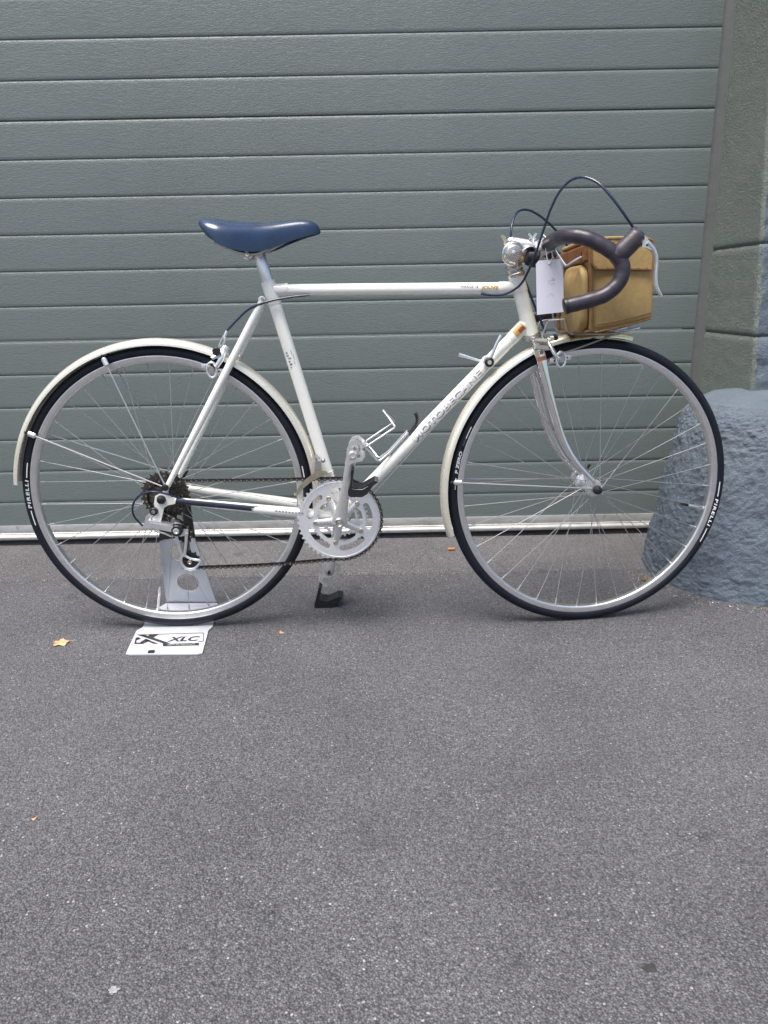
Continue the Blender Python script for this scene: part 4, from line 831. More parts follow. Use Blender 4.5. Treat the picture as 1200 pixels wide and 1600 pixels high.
for tp, bt in zip(tops, bots):
    w_ = -bt.y; ring = []
    K = 14
    for k in range(-K, K + 1):
        a = k / K * PI / 2; s = math.copysign(abs(math.sin(a)) ** 0.80, a); c = max(0, math.cos(a)) ** 0.62
        z = bt.z + (tp.z - bt.z) * c; x = bt.x + (tp.x - bt.x) * c
        ring.append(V((x, w_ * s, z)))
    for k in range(K, -K - 1, -1):
        a = k / K * PI / 2; s = math.copysign(abs(math.sin(a)) ** 0.80, a); c = max(0, math.cos(a)) ** 0.62
        ring.append(V((bt.x + (tp.x - bt.x) * c, w_ * s * 0.90, bt.z + 0.0015 + (tp.z - bt.z) * c * 0.74)))
    rings.append(ring)
b.loft(rings); b.build('saddle_cover', 'saddle', sdl, ang=60)
for s in (-1, 1):
    b = MB(); b.tube(crv([(-0.3470, 0.0000, 0.8948), (-0.3177, 0.0000, 0.8813), (-0.2866, 0.0000, 0.8716), (-0.2562, 0.0000, 0.8710), (-0.2208, 0.0000, 0.8861), (-0.1896, 0.0000, 0.9012)], 5), 0.0035, 8)
    for i in range(len(b.v)): b.v[i] = b.v[i] + V((0, s * 0.021, 0))
    b.build('saddle_rail', 'steel', sdl)
b = MB(); b.lathe([(0.0105, -0.019), (0.0125, -0.017), (0.0125, 0.017), (0.0105, 0.019)], (-0.2791, 0.0000, 0.8701), (0, 1, 0), 24); b.build('clamp_barrel', 'steel', sdl)
MB().lathe([(0.0060, 0.019), (0.0062, 0.0225), (0.0045, 0.024), (0.0, 0.024)], (-0.2791, 0.0000, 0.8701), (0, -1, 0), 6).build('clamp_nut', 'alloy', sdl)
b = MB(); b.box((-0.2617, 0.0000, 0.8724), (0.030, 0.036, 0.012), None, 0.003); b.build('clamp_top', 'steel', sdl)
MB().lathe([(0.0125, 0.0), (0.0134, 0.002), (0.0134, 0.060), (0.0128, 0.066), (0.0128, 0.095)], V((-0.2569, 0.0000, 0.8710)), ST_T - V((-0.2569, 0.0000, 0.8710)), 24).build('seat_post', 'alloy', bike)

# ---- stem, handlebar, levers (steered)
BC = V((0.3580, 0.0000, 0.8732)); SQ = V((0.2898, 0.0000, 0.8837))
stem = empty('stem', bike)
b = MB(); b.tube([SQ - V((0.006, 0, 0)), SQ, SQ.lerp(BC, 0.5), BC], [0.0105, 0.0118, 0.0112, 0.0118], 20); b.build('stem_arm', 'alloy', stem, BAR)
b = MB(); b.tube([SQ + AX * 0.010, SQ + AX * 0.006, SQ - AX * 0.06], [0.008, 0.0112, 0.0112], 20); b.build('stem_quill', 'alloy', stem, BAR)
b = MB(); b.lathe([(0.0165, -0.019), (0.0178, -0.016), (0.0178, 0.016), (0.0165, 0.019)], BC, (0, 1, 0), 28); b.build('bar_clamp', 'alloy', stem, BAR)
b = MB(); b.poly([(0.2646, -0.0100, 0.8965), (0.2686, -0.0100, 0.8997), (0.2756, -0.0100, 0.8957), (0.2779, -0.0100, 0.8846), (0.2733, -0.0100, 0.8769), (0.2710, -0.0100, 0.8873)], 0.004); b.build('light_bracket', 'brass', stem, BAR)
barp = [(0.3580, 0.0000, 0.8732), (0.3575, -0.0300, 0.8742), (0.3564, -0.0750, 0.8760), (0.3571, -0.1150, 0.8791), (0.3635, -0.1500, 0.8827), (0.3783, -0.1780, 0.8835), (0.4011, -0.1920, 0.8787), (0.4291, -0.2000, 0.8655), (0.4557, -0.2050, 0.8479), (0.4717, -0.2080, 0.8248), (0.4669, -0.2100, 0.7967), (0.4429, -0.2110, 0.7740), (0.4100, -0.2120, 0.7627), (0.3657, -0.2130, 0.7528)]
hb = empty('handlebar', bike)
full = crv(barp, 8)
b = MB(); b.tube([mir(p) for p in full[:22][::-1]] + full[1:22], 0.0122, 16); b.build('bare_bar', 'alloy', hb, BAR)
for s in (1, -1):
    pp = [p if s > 0 else mir(p) for p in full[14:]]; rr = []
    if s < 0: pp = [p + V((0.020, 0, -0.033)) * min(1, max(0, (i - 30) / 45)) for i, p in enumerate(pp)]   # this drop sits a little low
    for i, p in enumerate(pp): rr.append(0.0146 + 0.00025 * math.sin(i * 1.1))
    b = MB(); b.tube(pp, rr, 20); b.build('bar_tape', 'tape', hb, BAR)
    e_ = pp[-1]; dd = (pp[-1] - pp[-2]).normalized(); MB().lathe([(0.0150, -0.004), (0.0156, 0.0), (0.0150, 0.003), (0.010, 0.0042), (0, 0.0044)], e_, dd, 22).build('bar_plug', 'black', hb, BAR)
def hood(s):
    lv = empty('brake_lever', bike); f_ = (lambda p: V(p)) if s > 0 else mir
    b = MB(); b.tube([f_(p) for p in crv([(0.4592, -0.2070, 0.8426), (0.4681, -0.2080, 0.8505), (0.4783, -0.2080, 0.8607), (0.4885, -0.2080, 0.8708), (0.4962, -0.2080, 0.8810), (0.5006, -0.2080, 0.8877)], 4)], [0.0165, 0.0185, 0.0182, 0.0180, 0.0165, 0.0105], 18, asp=(0.88, 1.0), up=(0, 1, 0))
    b.tube([f_(p) for p in crv([(0.4930, -0.2080, 0.8765), (0.4898, -0.2080, 0.8868), (0.4880, -0.2080, 0.8942)], 3)], [0.011, 0.0085, 0.0055], 12); b.build('hood', 'hoodr', lv, BAR)
    b = MB(); b.poly([f_(q) for q in ((0.5035, -0.2145, 0.8849), (0.5088, -0.2145, 0.8791), (0.5194, -0.2145, 0.8675), (0.5264, -0.2145, 0.8548), (0.5230, -0.2145, 0.8526), (0.5141, -0.2145, 0.8573), (0.5044, -0.2145, 0.8581), (0.5057, -0.2145, 0.8724))], 0.012 * s); b.build('lever_head', 'lever', lv, BAR)
    b = MB(); b.tube([f_(p) for p in crv([(0.5143, -0.2080, 0.8669), (0.5255, -0.2080, 0.8563), (0.5326, -0.2080, 0.8435), (0.5357, -0.2080, 0.8283), (0.5362, -0.2080, 0.8072), (0.5381, -0.2080, 0.7907), (0.5434, -0.2080, 0.7787), (0.5504, -0.2080, 0.7691)], 5)], [0.0062, 0.0058, 0.0050, 0.0046, 0.0044, 0.0044, 0.0040, 0.0030], 12, asp=(1.5, 0.95), up=(0, 1, 0)); b.build('lever_blade', 'lever', lv, BAR)
    b = MB(); b.cyl(f_((0.5140, -0.2155, 0.8624)), f_((0.5190, -0.2000, 0.8632)), 0.0026, 12); b.build('lever_pivot', 'black', lv, BAR)
hood(1); hood(-1)
# brake and gear cables: no piece is shorter than it looks
def cable(name, pts, r_=0.0026, mat='navy', xf=None): return MB().tube(crv(pts, 8), r_, 10).build(name, mat, bike, xf)
cable('brake_cable', [(0.4971, -0.1700, 0.8958), (0.4730, -0.1750, 0.9239), (0.4492, -0.1650, 0.9561), (0.4273, -0.1500, 0.9814), (0.4033, -0.1300, 0.9941), (0.3834, -0.1100, 0.9899), (0.3650, -0.1000, 0.9694), (0.3518, -0.0900, 0.9391), (0.3424, -0.0800, 0.9051), (0.3322, -0.0720, 0.8685), (0.3225, -0.0600, 0.8359), (0.3091, -0.0420, 0.8017), (0.2925, -0.0320, 0.7850), (0.2718, -0.0220, 0.7761), (0.2452, -0.0140, 0.7753), (0.2247, -0.0100, 0.7784)])
cable('brake_cable', [(0.4749, 0.2000, 0.8688), (0.4570, 0.1900, 0.8876), (0.4268, 0.1700, 0.9174), (0.4013, 0.1500, 0.9355), (0.3694, 0.1200, 0.9512), (0.3383, 0.0900, 0.9586), (0.3114, 0.0600, 0.9506), (0.2963, 0.0350, 0.9243), (0.2927, 0.0220, 0.8943), (0.3008, 0.0260, 0.8572), (0.3152, 0.0300, 0.8302), (0.3301, 0.0280, 0.7986), (0.3503, 0.0200, 0.7473), (0.3643, 0.0120, 0.7139), (0.3723, 0.0050, 0.6916)])
cable('brake_cable', [(-0.1501, -0.0100, 0.7825), (-0.1831, -0.0160, 0.7798), (-0.2219, -0.0240, 0.7745), (-0.2578, -0.0260, 0.7658), (-0.2856, -0.0220, 0.7535), (-0.3103, -0.0160, 0.7333), (-0.3361, -0.0100, 0.7099)])
cable('gear_cable', [(-0.4084, -0.0600, 0.3240), (-0.4344, -0.0620, 0.3336), (-0.4600, -0.0660, 0.3447), (-0.4818, -0.0800, 0.3581), (-0.5064, -0.0860, 0.3658), (-0.5251, -0.0840, 0.3652), (-0.5447, -0.0800, 0.3577), (-0.5601, -0.0760, 0.3421), (-0.5676, -0.0720, 0.3242), (-0.5667, -0.0680, 0.3041), (-0.5514, -0.0640, 0.2804)], 0.0023)
# bell, lamp, clamp
bell = empty('bell', bike); bc = V((0.2870, -0.0400, 0.8589))
MB().lathe([(0.0215, 0.0), (0.0245, 0.001), (0.0252, 0.004), (0.0240, 0.007), (0.0225, 0.0085), (0.0220, 0.0088), (0.0195, 0.0135), (0.0175, 0.0160), (0.0166, 0.0148), (0.0156, 0.0170), (0.0140, 0.0178), (0.0132, 0.0163), (0.0122, 0.0184), (0.0108, 0.0188), (0.0100, 0.0172), (0.0090, 0.0192), (0.0074, 0.0196), (0.0066, 0.0178), (0.0056, 0.0198), (0.0040, 0.0205), (0, 0.0208)], bc, (0, -1, 0.05), 40).build('bell_dome', 'bell', bell, BAR)
MB().lathe([(0.0235, 0.0), (0.0240, 0.006), (0.0205, 0.012), (0.010, 0.016), (0, 0.016)], bc + V((0, 0.001, 0)), (0, 1, 0), 32).build('bell_base', 'alloy', bell, BAR)
lamp = empty('front_lamp', bike); lc = V((0.3306, -0.0100, 0.8523))
MB().lathe([(0.010, -0.012), (0.017, -0.008), (0.0195, 0.004), (0.0195, 0.014), (0.016, 0.017), (0, 0.018)], lc, (1, 0, -0.2), 24).build('lamp_body', 'black', lamp, BAR)
b = MB(); b.tube(crv([(0.3149, -0.0180, 0.8679), (0.3240, -0.0200, 0.8728), (0.3350, -0.0200, 0.8713), (0.3425, -0.0180, 0.8634)], 4), 0.0030, 8, asp=(3, 1), up=(0, 1, 0)); b.build('lamp_strap', 'steel', lamp, BAR)
b = MB(); b.cyl((0.3347, -0.0060, 0.8760), (0.3341, -0.0060, 0.8916), 0.0030, 10); b.lathe([(0.0085, 0), (0.0085, 0.0015)], (0.3342, -0.0060, 0.8890), (0, 0, 1), 14)
for s in (-1, 1): b.poly([V((0.3341, -0.0060, 0.8903)) + V(p) for p in ((0, 0, 0), (s * 0.004, 0, 0), (s * 0.010, 0, 0.010), (s * 0.007, 0, 0.012), (s * 0.001, 0, 0.006))], 0.0022)
b.build('wing_nut', 'lever', lamp, BAR)
# wire bag support: hoop at the bars and cradle over the brake
rack = empty('bag_support', bike)
for s in (1, -1):
    f_ = (lambda p: V(p)) if s > 0 else mir
    b = MB(); b.tube([f_(p) for p in crv([(0.3584, -0.0620, 0.8597), (0.3628, -0.0660, 0.8626), (0.3689, -0.0720, 0.8628), (0.3735, -0.0800, 0.8547), (0.3850, -0.0980, 0.8337), (0.3901, -0.1020, 0.8316), (0.4021, -0.1080, 0.8393), (0.4228, -0.1140, 0.8504)], 4)], 0.0026, 8); b.build('upper_wire', 'spoke', rack, BAR)
    b = MB(); b.tube([f_(p) for p in ((0.3560, -0.0200, 0.6675), (0.3564, -0.0240, 0.6827), (0.3651, -0.0280, 0.7100), (0.3693, -0.0300, 0.7174), (0.3866, -0.0320, 0.7191), (0.4025, -0.0340, 0.7201), (0.4065, -0.0340, 0.7105), (0.4116, -0.0340, 0.6947), (0.4191, -0.0340, 0.6887), (0.4352, -0.0340, 0.6873), (0.5191, -0.0340, 0.6876), (0.5778, -0.0340, 0.6974))], 0.0021, 8); b.build('lower_wire', 'spoke', rack, STEER)
    b = MB(); b.tube([f_(p) for p in ((0.4025, -0.0500, 0.7402), (0.4093, -0.0500, 0.7145), (0.4160, -0.0500, 0.6900), (0.4903, -0.0500, 0.6870))], 0.0021, 8); b.build('back_wire', 'spoke', rack, STEER)
    b = MB(); b.tube([f_(p) for p in ((0.5296, -0.0300, 0.6887), (0.4789, -0.0260, 0.6703), (0.4367, -0.0220, 0.6558), (0.3900, -0.0220, 0.6416))], 0.0020, 8); b.build('strut', 'spoke', rack, STEER)
# bottle cage
bt = empty('bottle_cage', bike)
for s in (1, -1):
    f_ = (lambda p: V(p)) if s > 0 else mir
    b = MB(); b.tube([f_(p) for p in ((0.0609, -0.0100, 0.4762), (0.0159, -0.0120, 0.4274), (-0.0044, -0.0160, 0.4121), (-0.0096, -0.0200, 0.4138), (-0.0352, -0.0340, 0.4448), (-0.0344, -0.0360, 0.4496), (0.0002, -0.0370, 0.4719), (0.0281, -0.0360, 0.4901), (0.0311, -0.0340, 0.4941), (0.0172, -0.0200, 0.5126), (0.0060, -0.0020, 0.5248))], 0.0024, 10); b.build('cage_wire', 'lever', bt)
b = MB(); b.tube([(0.0160, -0.0040, 0.4251), (0.0611, -0.0040, 0.4744)], 0.0055, 10, asp=(1.6, 0.8), up=(0, 1, 0)); b.build('cage_strip', 'lever', bt)
b = MB(); b.tube(crv([(0.0657, 0.0000, 0.4684), (0.0739, 0.0000, 0.4802), (0.0822, 0.0000, 0.4949), (0.0830, 0.0000, 0.5082), (0.0794, 0.0000, 0.5178)], 5), [0.0058, 0.0050, 0.0042, 0.0042, 0.0046], 12, asp=(1.5, 0.9), up=(0, 1, 0)); b.build('cage_hook', 'black', bt)

# ================================================================== THINGS ON AND ROUND THE BICYCLE
ROOT = Mx.Translation((0, 1.72377, 0)) @ Mx.Rotation(0.00619, 4, 'Z'); SW = ROOT @ BAR
def thing(name, base, label, cat):
    o = empty(name); o.location = base; tag(o, label, cat); return o, Mx.Translation(-V(base)) @ SW, Mx.Translation(-V(base)) @ ROOT
# ---- handlebar bag
bag, BX, _ = thing('handlebar_bag', tuple(SW @ V((0.48, 0, 0.70))), 'tan canvas handlebar bag with brown leather trim, hung behind the dropped handlebar', 'bag')
nrb, nrt, nfb, nft = V((0.4370, -.140, 0.6985)), V((0.4250, -.140, 0.8740)), V((0.5610, -.140, 0.7220)), V((0.5510, -.140, 0.8735))
frb, frt, ffb, fft = V((0.4340, .140, 0.6850)), V((0.4250, .140, 0.8640)), V((0.5610, .140, 0.7140)), V((0.5530, .140, 0.8690))
def wrinkle(x, p): q = x * 14; return x + V((noise.noise(q + V((9, 0, 0))), noise.noise(q), noise.noise(q + V((0, 7, 0))) * 0.5)) * 0.0038
b = MB(); b.soft([[[nrb, nrt], [frb, frt]], [[nfb, nft], [ffb, fft]]], 22, 0.10, 0.006, wrinkle); b.build('bag_body', 'canvas', bag, BX, ang=180)
up_ = V((0, 0, 1)); top = [[[nrt + V((-0.004, -0.006, 0.000)), nrt + V((-0.002, -0.006, 0.012))], [frt + V((-0.004, 0.006, 0.000)), frt + V((-0.002, 0.006, 0.012))]], [[nft + V((0.005, -0.006, 0.0)), nft + V((0.004, -0.006, 0.011))], [fft + V((0.005, 0.006, 0.0)), fft + V((0.004, 0.006, 0.011))]]]
b = MB(); b.soft(top, 12, 0.5, 0.003, wrinkle); b.build('lid', 'canvas', bag, BX, ang=180)
fl = [(0.4245, -0.1495, 0.8637), (0.4273, -0.1495, 0.8372), (0.4310, -0.1495, 0.8293), (0.4364, -0.1495, 0.8243), (0.4441, -0.1495, 0.8224), (0.5486, -0.1495, 0.8192), (0.5498, -0.1495, 0.8446), (0.5488, -0.1495, 0.8638), (0.5408, -0.1480, 0.8760), (0.5017, -0.1470, 0.8804), (0.4577, -0.1470, 0.8788), (0.4325, -0.1480, 0.8732)]
b = MB(); b.poly(fl, 0.0045); b.build('side_flap', 'canvas', bag, BX)
b = MB(); b.tube(crv([V(p) + V((0, -0.0005, 0)) for p in fl[:6]], 4), 0.0022, 8, asp=(0.7, 1), up=(0, 1, 0)); b.build('flap_binding', 'trim', bag, BX)
b = MB(); b.tube(crv([V(p) + V((0, -0.0004, 0)) for p in fl[5:12]], 4), 0.0020, 8); b.build('lid_binding', 'trim', bag, BX)
b = MB(); b.tube([nrb + V((-0.001, -0.0035, 0.004)), nrb.lerp(nrt, 0.5) + V((-0.001, -0.007, 0)), nrt + V((-0.001, -0.004, -0.006))], 0.0042, 10, asp=(0.6, 1.0), up=(0, 1, 0)); b.build('corner_binding', 'trim', bag, BX)
b = MB(); b.tube([nfb + V((-0.005, 0.0035, 0.006)), nfb.lerp(nft, 0.35) + V((-0.0030, 0.0015, 0))], 0.0024, 8); b.tube(crv([nrb + V((0.006, -0.004, 0.0)), nrb.lerp(nfb, 0.5) + V((0, -0.004, -0.001)), nfb + V((-0.004, 0.0, 0.002))], 4), 0.0020, 8); b.build('edge_binding', 'trim', bag, BX)
b = MB(); b.tube(crv([nrb + V((0.010, -0.0052, 0.016)), nrb.lerp(nfb, 0.5) + V((0, -0.0075, 0.013)), nfb + V((-0.006, -0.003, 0.014))], 4), 0.0010, 6); b.build('bottom_seam', 'trim', bag, BX)
b = MB(); b.tube([frb + V((-0.002, 0, 0.004)), frb.lerp(frt, 0.5) + V((-0.004, 0.003, 0)), frt + V((-0.002, 0, -0.006))], 0.0045, 10); b.build('corner_binding', 'trim', bag, BX)
def rear(u, v, o): return (nrb.lerp(nrt, v)).lerp(frb.lerp(frt, v), u) + V((-o, 0, 0))   # point on the rider's side
b = MB(); b.soft([[[rear(0.01, 0.79, 0.0105), rear(0.01, 0.975, 0.0105)], [rear(0.99, 0.79, 0.0105), rear(0.99, 0.975, 0.0105)]], [[rear(0.01, 0.79, 0.001), rear(0.01, 0.975, 0.001)], [rear(0.99, 0.79, 0.001), rear(0.99, 0.975, 0.001)]]], 8, 0.2, 0.0, None); b.build('leather_band', 'leather', bag, BX)
b = MB(); b.soft([[[rear(0.06, 0.03, 0.022), rear(0.06, 0.74, 0.017)], [rear(0.62, 0.03, 0.022), rear(0.62, 0.74, 0.017)]], [[rear(0.04, 0.03, 0.0), rear(0.04, 0.76, 0.0)], [rear(0.62, 0.03, 0.0), rear(0.62, 0.76, 0.0)]]], 12, 0.35, 0.006, wrinkle); b.build('rear_pocket', 'canvas', bag, BX, ang=180)
b = MB(); b.tube(crv([rear(0.03, 0.020, 0.002), rear(0.10, 0.002, 0.005), rear(0.5, -0.006, 0.008), rear(1.0, 0.004, 0.002)], 4), [0.002, 0.0042, 0.0045, 0.004], 10); b.build('bottom_binding', 'trim', bag, BX)
b = MB(); b.box(rear(0.10, 0.875, 0.0112), (0.001, 0.004, 0.012)); b.build('band_slot', 'black', bag, BX)
b = MB()   # stitches
sp = crv([V(p) + V((0.0014, -0.0016, 0.0026)) for p in fl[:6]], 14)
for i in range(0, len(sp) - 1, 2): b.tube([sp[i], sp[i + 1].lerp(sp[i], 0.3)], 0.00055, 5)
for i in range(34): z = i / 34; p = nrb.lerp(nrt, z) + V((0.0062, -0.0062 - 0.003 * math.sin(z * PI), 0)); b.tube([p, p + V((0, 0, 0.0028))], 0.00055, 5)
o = b.build('stitching', 'trim', bag, BX); o['kind'] = 'stuff'

# ---- price tag
tg, TX, _ = thing('price_tag', tuple(SW @ V((0.345, -0.09, 0.735))), 'white card price tag hung by a string from the handlebar', 'price tag')
YT = -.092
o2 = [(0.3276, -0.0920, 0.8356), (0.3335, -0.0920, 0.7339), (0.3894, -0.0920, 0.7387), (0.3836, -0.0920, 0.8377), (0.3766, -0.0920, 0.8448), (0.3333, -0.0920, 0.8424)]
b = MB(); b.prism([(V(p).x, V(p).z) for p in o2], [[(V((0.3547, -0.0920, 0.8345)).x + 0.0022 * math.cos(k * PI / 5), V((0.3547, -0.0920, 0.8345)).z + 0.0022 * math.sin(k * PI / 5)) for k in range(10)]], (0, YT, 0), d=0.0006)
bm = None
for i, q in enumerate(b.v): b.v[i] = q + V((0, 0.004 * math.sin((q.z - 0.73) * 28) * 0.6, 0))
b.build('card', 'paper', tg, TX)
hc = V((0.3542, -0.0945, 0.8344)); hy_ = YT - 0.0035
b = MB(); b.prism(circ(0.0072, 20), [circ(0.0022, 10)], (hc.x, hy_ + 0.0042, hc.z), d=0.0004); b.build('washer', 'card', tg, TX)
cs = V((0.3551, -0.0900, 0.8346)); barq = V((0.3515, -0.0450, 0.8823))
b = MB(); b.tube(crv([barq + V((-0.002, 0.004, 0.014)), barq + V((0.001, -0.018, 0.004)), cs + V((-0.008, 0.004, 0.034)), cs + V((-0.004, 0.0, 0.010)), cs + V((0, -0.004, 0))], 6), 0.0010, 6)
b.tube(crv([cs + V((0, -0.004, 0)), cs + V((0.005, 0.0, 0.010)), cs + V((0.008, 0.008, 0.018)), cs + V((0.004, 0.016, 0.030)), barq + V((0.002, 0.004, -0.012))], 6), 0.0010, 6); b.tube(crv([cs + V((0, -0.003, 0)), cs + V((0.010, 0.0, 0.008)), cs + V((0.006, 0.004, 0.018))], 5), 0.0009, 6); b.build('string', 'string', tg, TX)
def pen(strokes):
    b = MB(); o_ = V((0.3602, -0.0935, 0.7914)); 
    for st in strokes:   # text plane: u along the writing (runs down the tag), v across (towards the right edge is up)
        b.tube(crv([V((o_.x + v * 0.0145 - 0.007, YT - 0.0014 + 0.0024 * math.sin((o_.z - u * 0.0135 + 0.016 - 0.73) * 28), o_.z - u * 0.0135 + 0.016)) for u, v in st], 4), 0.00045, 5)
    b.build('handwriting', 'ink', tg, TX)
pen([[(0.0, 0.55), (0.35, 1.0), (0.42, 0.5), (0.45, 0.0)], [(1.15, 0.85), (0.85, 0.95), (0.78, 0.7), (1.0, 0.5), (1.2, 0.25), (1.0, 0.0), (0.75, 0.15), (0.95, 0.5), (1.2, 0.75)], [(1.75, 0.9), (1.5, 0.8), (1.42, 0.4), (1.6, 0.05), (1.85, 0.2), (1.9, 0.6), (1.72, 0.92)], [(2.75, 0.85), (2.5, 0.9), (2.3, 0.5), (2.45, 0.1), (2.75, 0.1)], [(2.15, 0.55), (2.6, 0.6)], [(2.15, 0.38), (2.55, 0.42)]])

# ---- rear-wheel stand
stn = empty('bicycle_stand'); sb0 = V((-0.51, 1.72, 0)); stn.location = sb0
tag(stn, 'grey sheet-metal display stand holding the rear wheel, white base plate on the asphalt', 'bicycle stand')
SX = Mx.Translation(-sb0)
b = MB(); rows = [((-0.5985, 1.5643, 0.0040), (-0.4128, 1.5578, 0.0040)), ((-0.6065, 1.6914, 0.0040), (-0.4295, 1.6850, 0.0040)), ((-0.598, 1.712, 0.0035), (-0.424, 1.709, 0.0035)), ((-0.602, 1.760, 0.0035), (-0.430, 1.752, 0.0035)), ((-0.6043, 1.8072, 0.0035), (-0.4303, 1.7945, 0.0035)), ((-0.5806, 1.8633, 0.0035), (-0.4435, 1.8585, 0.0035))]
vs = []; fs = []
for a, c in rows:
    a, c = V(a), V(c); vs += [a.lerp(c, i / 12) for i in range(13)]
# rounded front corners
vs[0] = vs[0] + V((0.006, 0.004, 0)); vs[12] = vs[12] + V((-0.004, 0.006, 0))
for j in range(len(rows) - 1):
    for i in range(12): k = j * 13 + i; fs.append((k, k + 1, k + 14, k + 13))
nv = len(vs); vs += [V(q) - V((0, 0, 0.0028)) for q in vs]; fs += [tuple(i + nv for i in f[::-1]) for f in fs]
edge = list(range(13)) + [13 * j + 12 for j in range(1, 6)] + [65 + i for i in range(11, -1, -1)] + [13 * j for j in range(4, 0, -1)]
fs += [(edge[i], edge[i] + nv, edge[(i + 1) % len(edge)] + nv, edge[(i + 1) % len(edge)]) for i in range(len(edge))]
b.add(vs, fs); b.build('base_plate', 'standw', stn, SX)
# upright: leans towards the hub
u0, u1 = V((-0.5821, 1.8713, 0.0020)), V((-0.4457, 1.8644, 0.0020)); topc = V((-0.5135, 1.815, 0.197)); t0, t1 = V((-0.5661, 1.8150, 0.1968)), V((-0.4748, 1.8150, 0.2000))
cx_ = (u0 + u1) / 2; ux = (u1 - u0).normalized(); up2 = ((t0 + t1) / 2 - cx_); up2 = (up2 - ux * up2.dot(ux)); Hh = up2.length; uy = up2.normalized()
def loc2(p): q = V(p) - cx_; return (q.dot(ux), q.dot(uy))
nrm_ = ux.cross(uy)
p0, p1, p2, p3 = loc2(u0), loc2(u1), loc2(t1), loc2(t0)
out = [p0, p1, p2, p3]
hx = (p0[0] + p1[0]) / 2 - 0.002
h1 = [(hx + 0.004 + 0.0285 * math.cos(2 * PI * k / 36), Hh * 0.335 + 0.0285 * math.sin(2 * PI * k / 36)) for k in range(36)]
h2 = [(hx - 0.006 + 0.022 * math.cos(2 * PI * k / 36), Hh * 0.80 + 0.026 * math.sin(2 * PI * k / 36)) for k in range(36)]
h3 = [(hx + 0.0 + 0.007 * math.cos(2 * PI * k / 16), Hh * 0.565 + 0.007 * math.sin(2 * PI * k / 16)) for k in range(16)]
b = MB(); b.prism(out, [h1[::-1], h2[::-1], h3[::-1]], cx_, ux, uy, nrm_, 0.003); b.build('upright', 'stand', stn, SX)
b = MB(); b.poly([(-0.5660, 1.8120, 0.1927), (-0.5333, 1.8120, 0.2056), (-0.5323, 1.8120, 0.2493), (-0.5272, 1.8120, 0.2692), (-0.5490, 1.8120, 0.2746), (-0.5595, 1.8120, 0.2498)], 0.008); b.build('hook_arm', 'black', stn, SX)
b = MB(); b.poly([(-0.5061, 1.8120, 0.2033), (-0.4750, 1.8120, 0.1993), (-0.4779, 1.8120, 0.2482), (-0.4805, 1.8120, 0.2914), (-0.4908, 1.8120, 0.3179), (-0.5044, 1.8120, 0.3084), (-0.5017, 1.8120, 0.2687)], 0.008); b.build('hook_arm', 'black', stn, SX)
b = MB(); b.box((-0.5350, 1.5720, 0.0060), (0.014, 0.010, 0.004), Mx.Rotation(0.06, 3, 'Z'), 0.001); b.build('rubber_stud', 'black', stn, SX)
# logo printed on the base
LA, LB, LC = V((-0.5879, 1.6144, 0.0042)), V((-0.4185, 1.6170, 0.0042)), V((-0.5989, 1.6671, 0.0042))
lx = (LB - LA) / 113.0; ly = (LC - LA) - lx * 3.2; ly = ly / 15.0
def logo(name, mat, polys, lift=0.0005):
    b = MB()
    for pl_ in polys:
        t3 = tessellate_polygon([[V((x, y, 0)) for x, y in pl_]]); b.add([LA + lx * (x + y * 0.22) + ly * y + V((0, 0, lift)) for x, y in pl_], [tuple(t) for t in t3])
    return b.build(name, mat, stn, SX)
logo('logo_frame', 'black', [[(1, 15.2), (106, 15.6), (108, 14.5), (108.5, 2.8), (107, 1.6), (100, 1.3), (100, 2.1), (106, 2.3), (107.4, 3.2), (107, 14.0), (105.5, 14.9), (1, 14.5)]])
logo('logo_cross', 'black', [[(2, 14.6), (13, 14.8), (56, 0.2), (46, 0.2)], [(20, 14.9), (36, 14.9), (28, 9.8), (20, 12.0)], [(0, 0.6), (13, 0.4), (25, 5.2), (17, 8.0), (11, 5.0), (8, 2.4), (3, 2.6), (2, 6.0), (9, 8.8), (3, 11.4), (0, 9.5)], [(30, 0.2), (38, 0.2), (24, 5.2), (16, 8.0), (14, 7.0)]])
logo('logo_strip', 'black', [[(45, 0.0), (56, -0.6), (101, -0.2), (101, -3.9), (45, -3.9)]])
letters('lettering', 'black', stn, 'XLC', lambda u, v: LA + lx * (77 + u * 1000 + v * 220) + ly * (3.2 + v * 1000) + V((0, 0, 0.0005)), 0.0098, xf=SX, offset=0.0003, shear=0.35, width=0.052)
letters('lettering', 'standw', stn, 'www.xlc-parts.com', lambda u, v: LA + lx * (73 + u * 1000) + ly * (-3.2 + v * 1000) + V((0, 0, 0.0011)), 0.0034, xf=SX, xs=1.6)

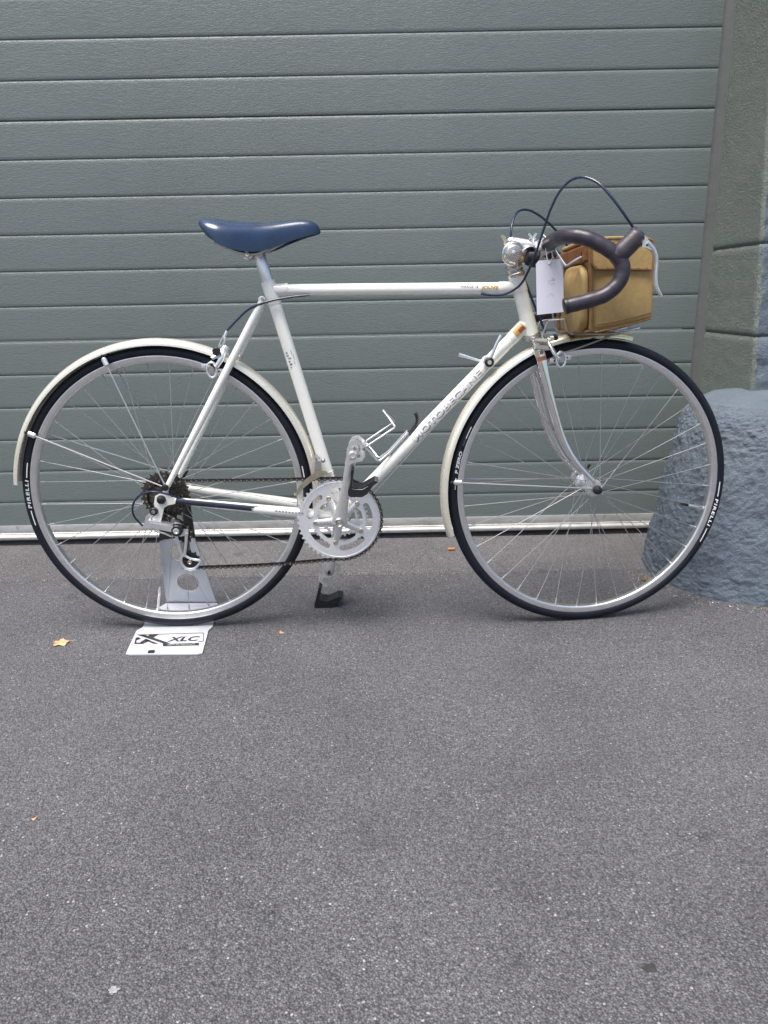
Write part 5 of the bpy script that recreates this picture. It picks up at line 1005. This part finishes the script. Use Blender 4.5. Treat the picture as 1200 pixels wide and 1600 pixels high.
# ---- bits on the ground
def leaf(name, base, size, rot, label, cat, mat, lobes=5, curl=0.25):
    b = MB(); out = []; n_ = lobes * 4
    for k in range(n_):
        a = 2 * PI * k / n_; ph = (k % 4); rr = (1.0, 0.80, 0.62, 0.82)[ph] * (0.70 + 0.45 * rng.random()); out.append(V((rr * math.cos(a), rr * math.sin(a) * 0.85, 0)))
    vs = [V((0, 0, 0.05))] + out + [o_ * 0.5 for o_ in out]; n2 = n_
    fs = [(0, 1 + n2 + i, 1 + n2 + (i + 1) % n2) for i in range(n2)] + [(1 + n2 + i, 1 + i, 1 + (i + 1) % n2, 1 + n2 + (i + 1) % n2) for i in range(n2)]
    for q in vs: q.z = 0.16 + curl * (q.x * q.x + 0.5 * q.y) * 0.7 + 0.10 * noise.noise(q * 2.3)
    zm = min(q.z for q in vs); vs = [V((q.x, q.y, q.z - zm)) for q in vs]
    b.add([Mx.Rotation(rot, 3, 'Z') @ (q * size) for q in vs], fs); b.tube([Mx.Rotation(rot, 3, 'Z') @ V((0.6 * size, 0, 0.06 * size)), Mx.Rotation(rot, 3, 'Z') @ V((1.35 * size, 0.1 * size, 0.04 * size))], 0.0008, 5)
    o = b.build(name, mat, ang=60); o.location = (base[0], base[1], 0.0015); tag(o, label, cat); return o
leaf('dry_leaf', (-0.7681, 1.6346, 0.0000), 0.024, 0.4, 'curled brown dry leaf on the asphalt, left of the stand', 'leaf', 'leaf')
leaf('dry_leaf', (-0.2494, 1.6671, 0.0000), 0.0095, 2.0, 'small brown leaf scrap on the asphalt, right of the stand', 'leaf', 'leaf', 3)
leaf('dry_leaf', (-0.5540, 1.0033, 0.0000), 0.0045, 1.0, 'tiny orange-brown leaf scrap in the left foreground', 'leaf', 'leaf', 3)
b = MB(); b.box((0, 0, 0.004), (0.022, 0.008, 0.006), Mx.Rotation(0.12, 3, 'Z'), 0.0015); o = b.build('paper_scrap', 'butt'); g_ = (0.2132, 2.2452, 0.0040); o.location = (g_[0], g_[1], 0.0062); tag(o, 'small bright orange scrap near the garage door', 'scrap')
def blot(name, base, r_, mat, label, cat, seed):
    b = MB(); n_ = 26; vs = [(0, 0, 0.0026)]
    for k in range(n_):
        a = 2 * PI * k / n_; q = r_ * (0.75 + 0.5 * noise.noise(V((math.cos(a) * 1.6, math.sin(a) * 1.6, seed)))); vs.append((q * math.cos(a), 0.75 * q * math.sin(a), 0.0012))
    b.add(vs, [(0, 1 + k, 1 + (k + 1) % n_) for k in range(n_)]); o = b.build(name, mat); o.location = (base[0], base[1], 0); tag(o, label, cat)
blot('tar_blot', (0.3080, 0.7118, 0.0000), 0.011, 'stain', 'small dark tar blot in the right foreground', 'stain', 1)
blot('paint_splash', (-0.3255, 0.6965, 0.0000), 0.008, 'splash', 'small pale splash in the left foreground', 'stain', 2)
# grit and litter: too small to count
b = MB(); r2 = random.Random(3)
def chip(x, y, s):
    c_ = V((x, y, s * 0.45 + 0.001)); pts_ = [c_ + V((r2.uniform(-1, 1), r2.uniform(-1, 1), r2.uniform(-0.6, 0.6))).normalized() * s * r2.uniform(0.6, 1.1) for _ in range(4)]
    b.add(pts_, [(0, 1, 2), (0, 3, 1), (1, 3, 2), (2, 3, 0)])
for _ in range(260): chip(r2.uniform(-1.3, 1.0), r2.uniform(0.55, 2.35), r2.uniform(0.0012, 0.0026))
for _ in range(120): a = R(r2.uniform(165, 290)); rr_ = r2.uniform(0.295, 0.335); chip(1.025 + rr_ * math.cos(a), 2.045 + rr_ * math.sin(a), r2.uniform(0.0015, 0.0040))
for _ in range(240): chip(r2.uniform(-1.5, 0.85), 2.384 - abs(r2.gauss(0, 0.014)), r2.uniform(0.0010, 0.0026))
o = b.build('grit', 'grit', ang=10); tag(o, 'scattered pale grit lying on the asphalt', 'grit', kind='stuff')
b = MB()
for _ in range(170): a = R(r2.choice((r2.gauss(272, 9), r2.gauss(196, 5)))); rr_ = r2.uniform(0.290, 0.312); chip(1.025 + rr_ * math.cos(a), 2.045 + rr_ * math.sin(a), r2.uniform(0.003, 0.007))
for _ in range(420): x = r2.uniform(-1.35, 0.75); chip(x, 2.055 + 0.010 * noise.noise(V((x * 3, 0, 1))) + r2.gauss(0, 0.004), r2.uniform(0.0012, 0.0030) * (1 if noise.noise(V((x * 4, 9, 2))) > -0.05 else 0.4))
o = b.build('leaf_litter', 'litter', ang=10); tag(o, 'brown crumbs along the asphalt seam and the foot of the guard stone', 'leaf litter', kind='stuff')
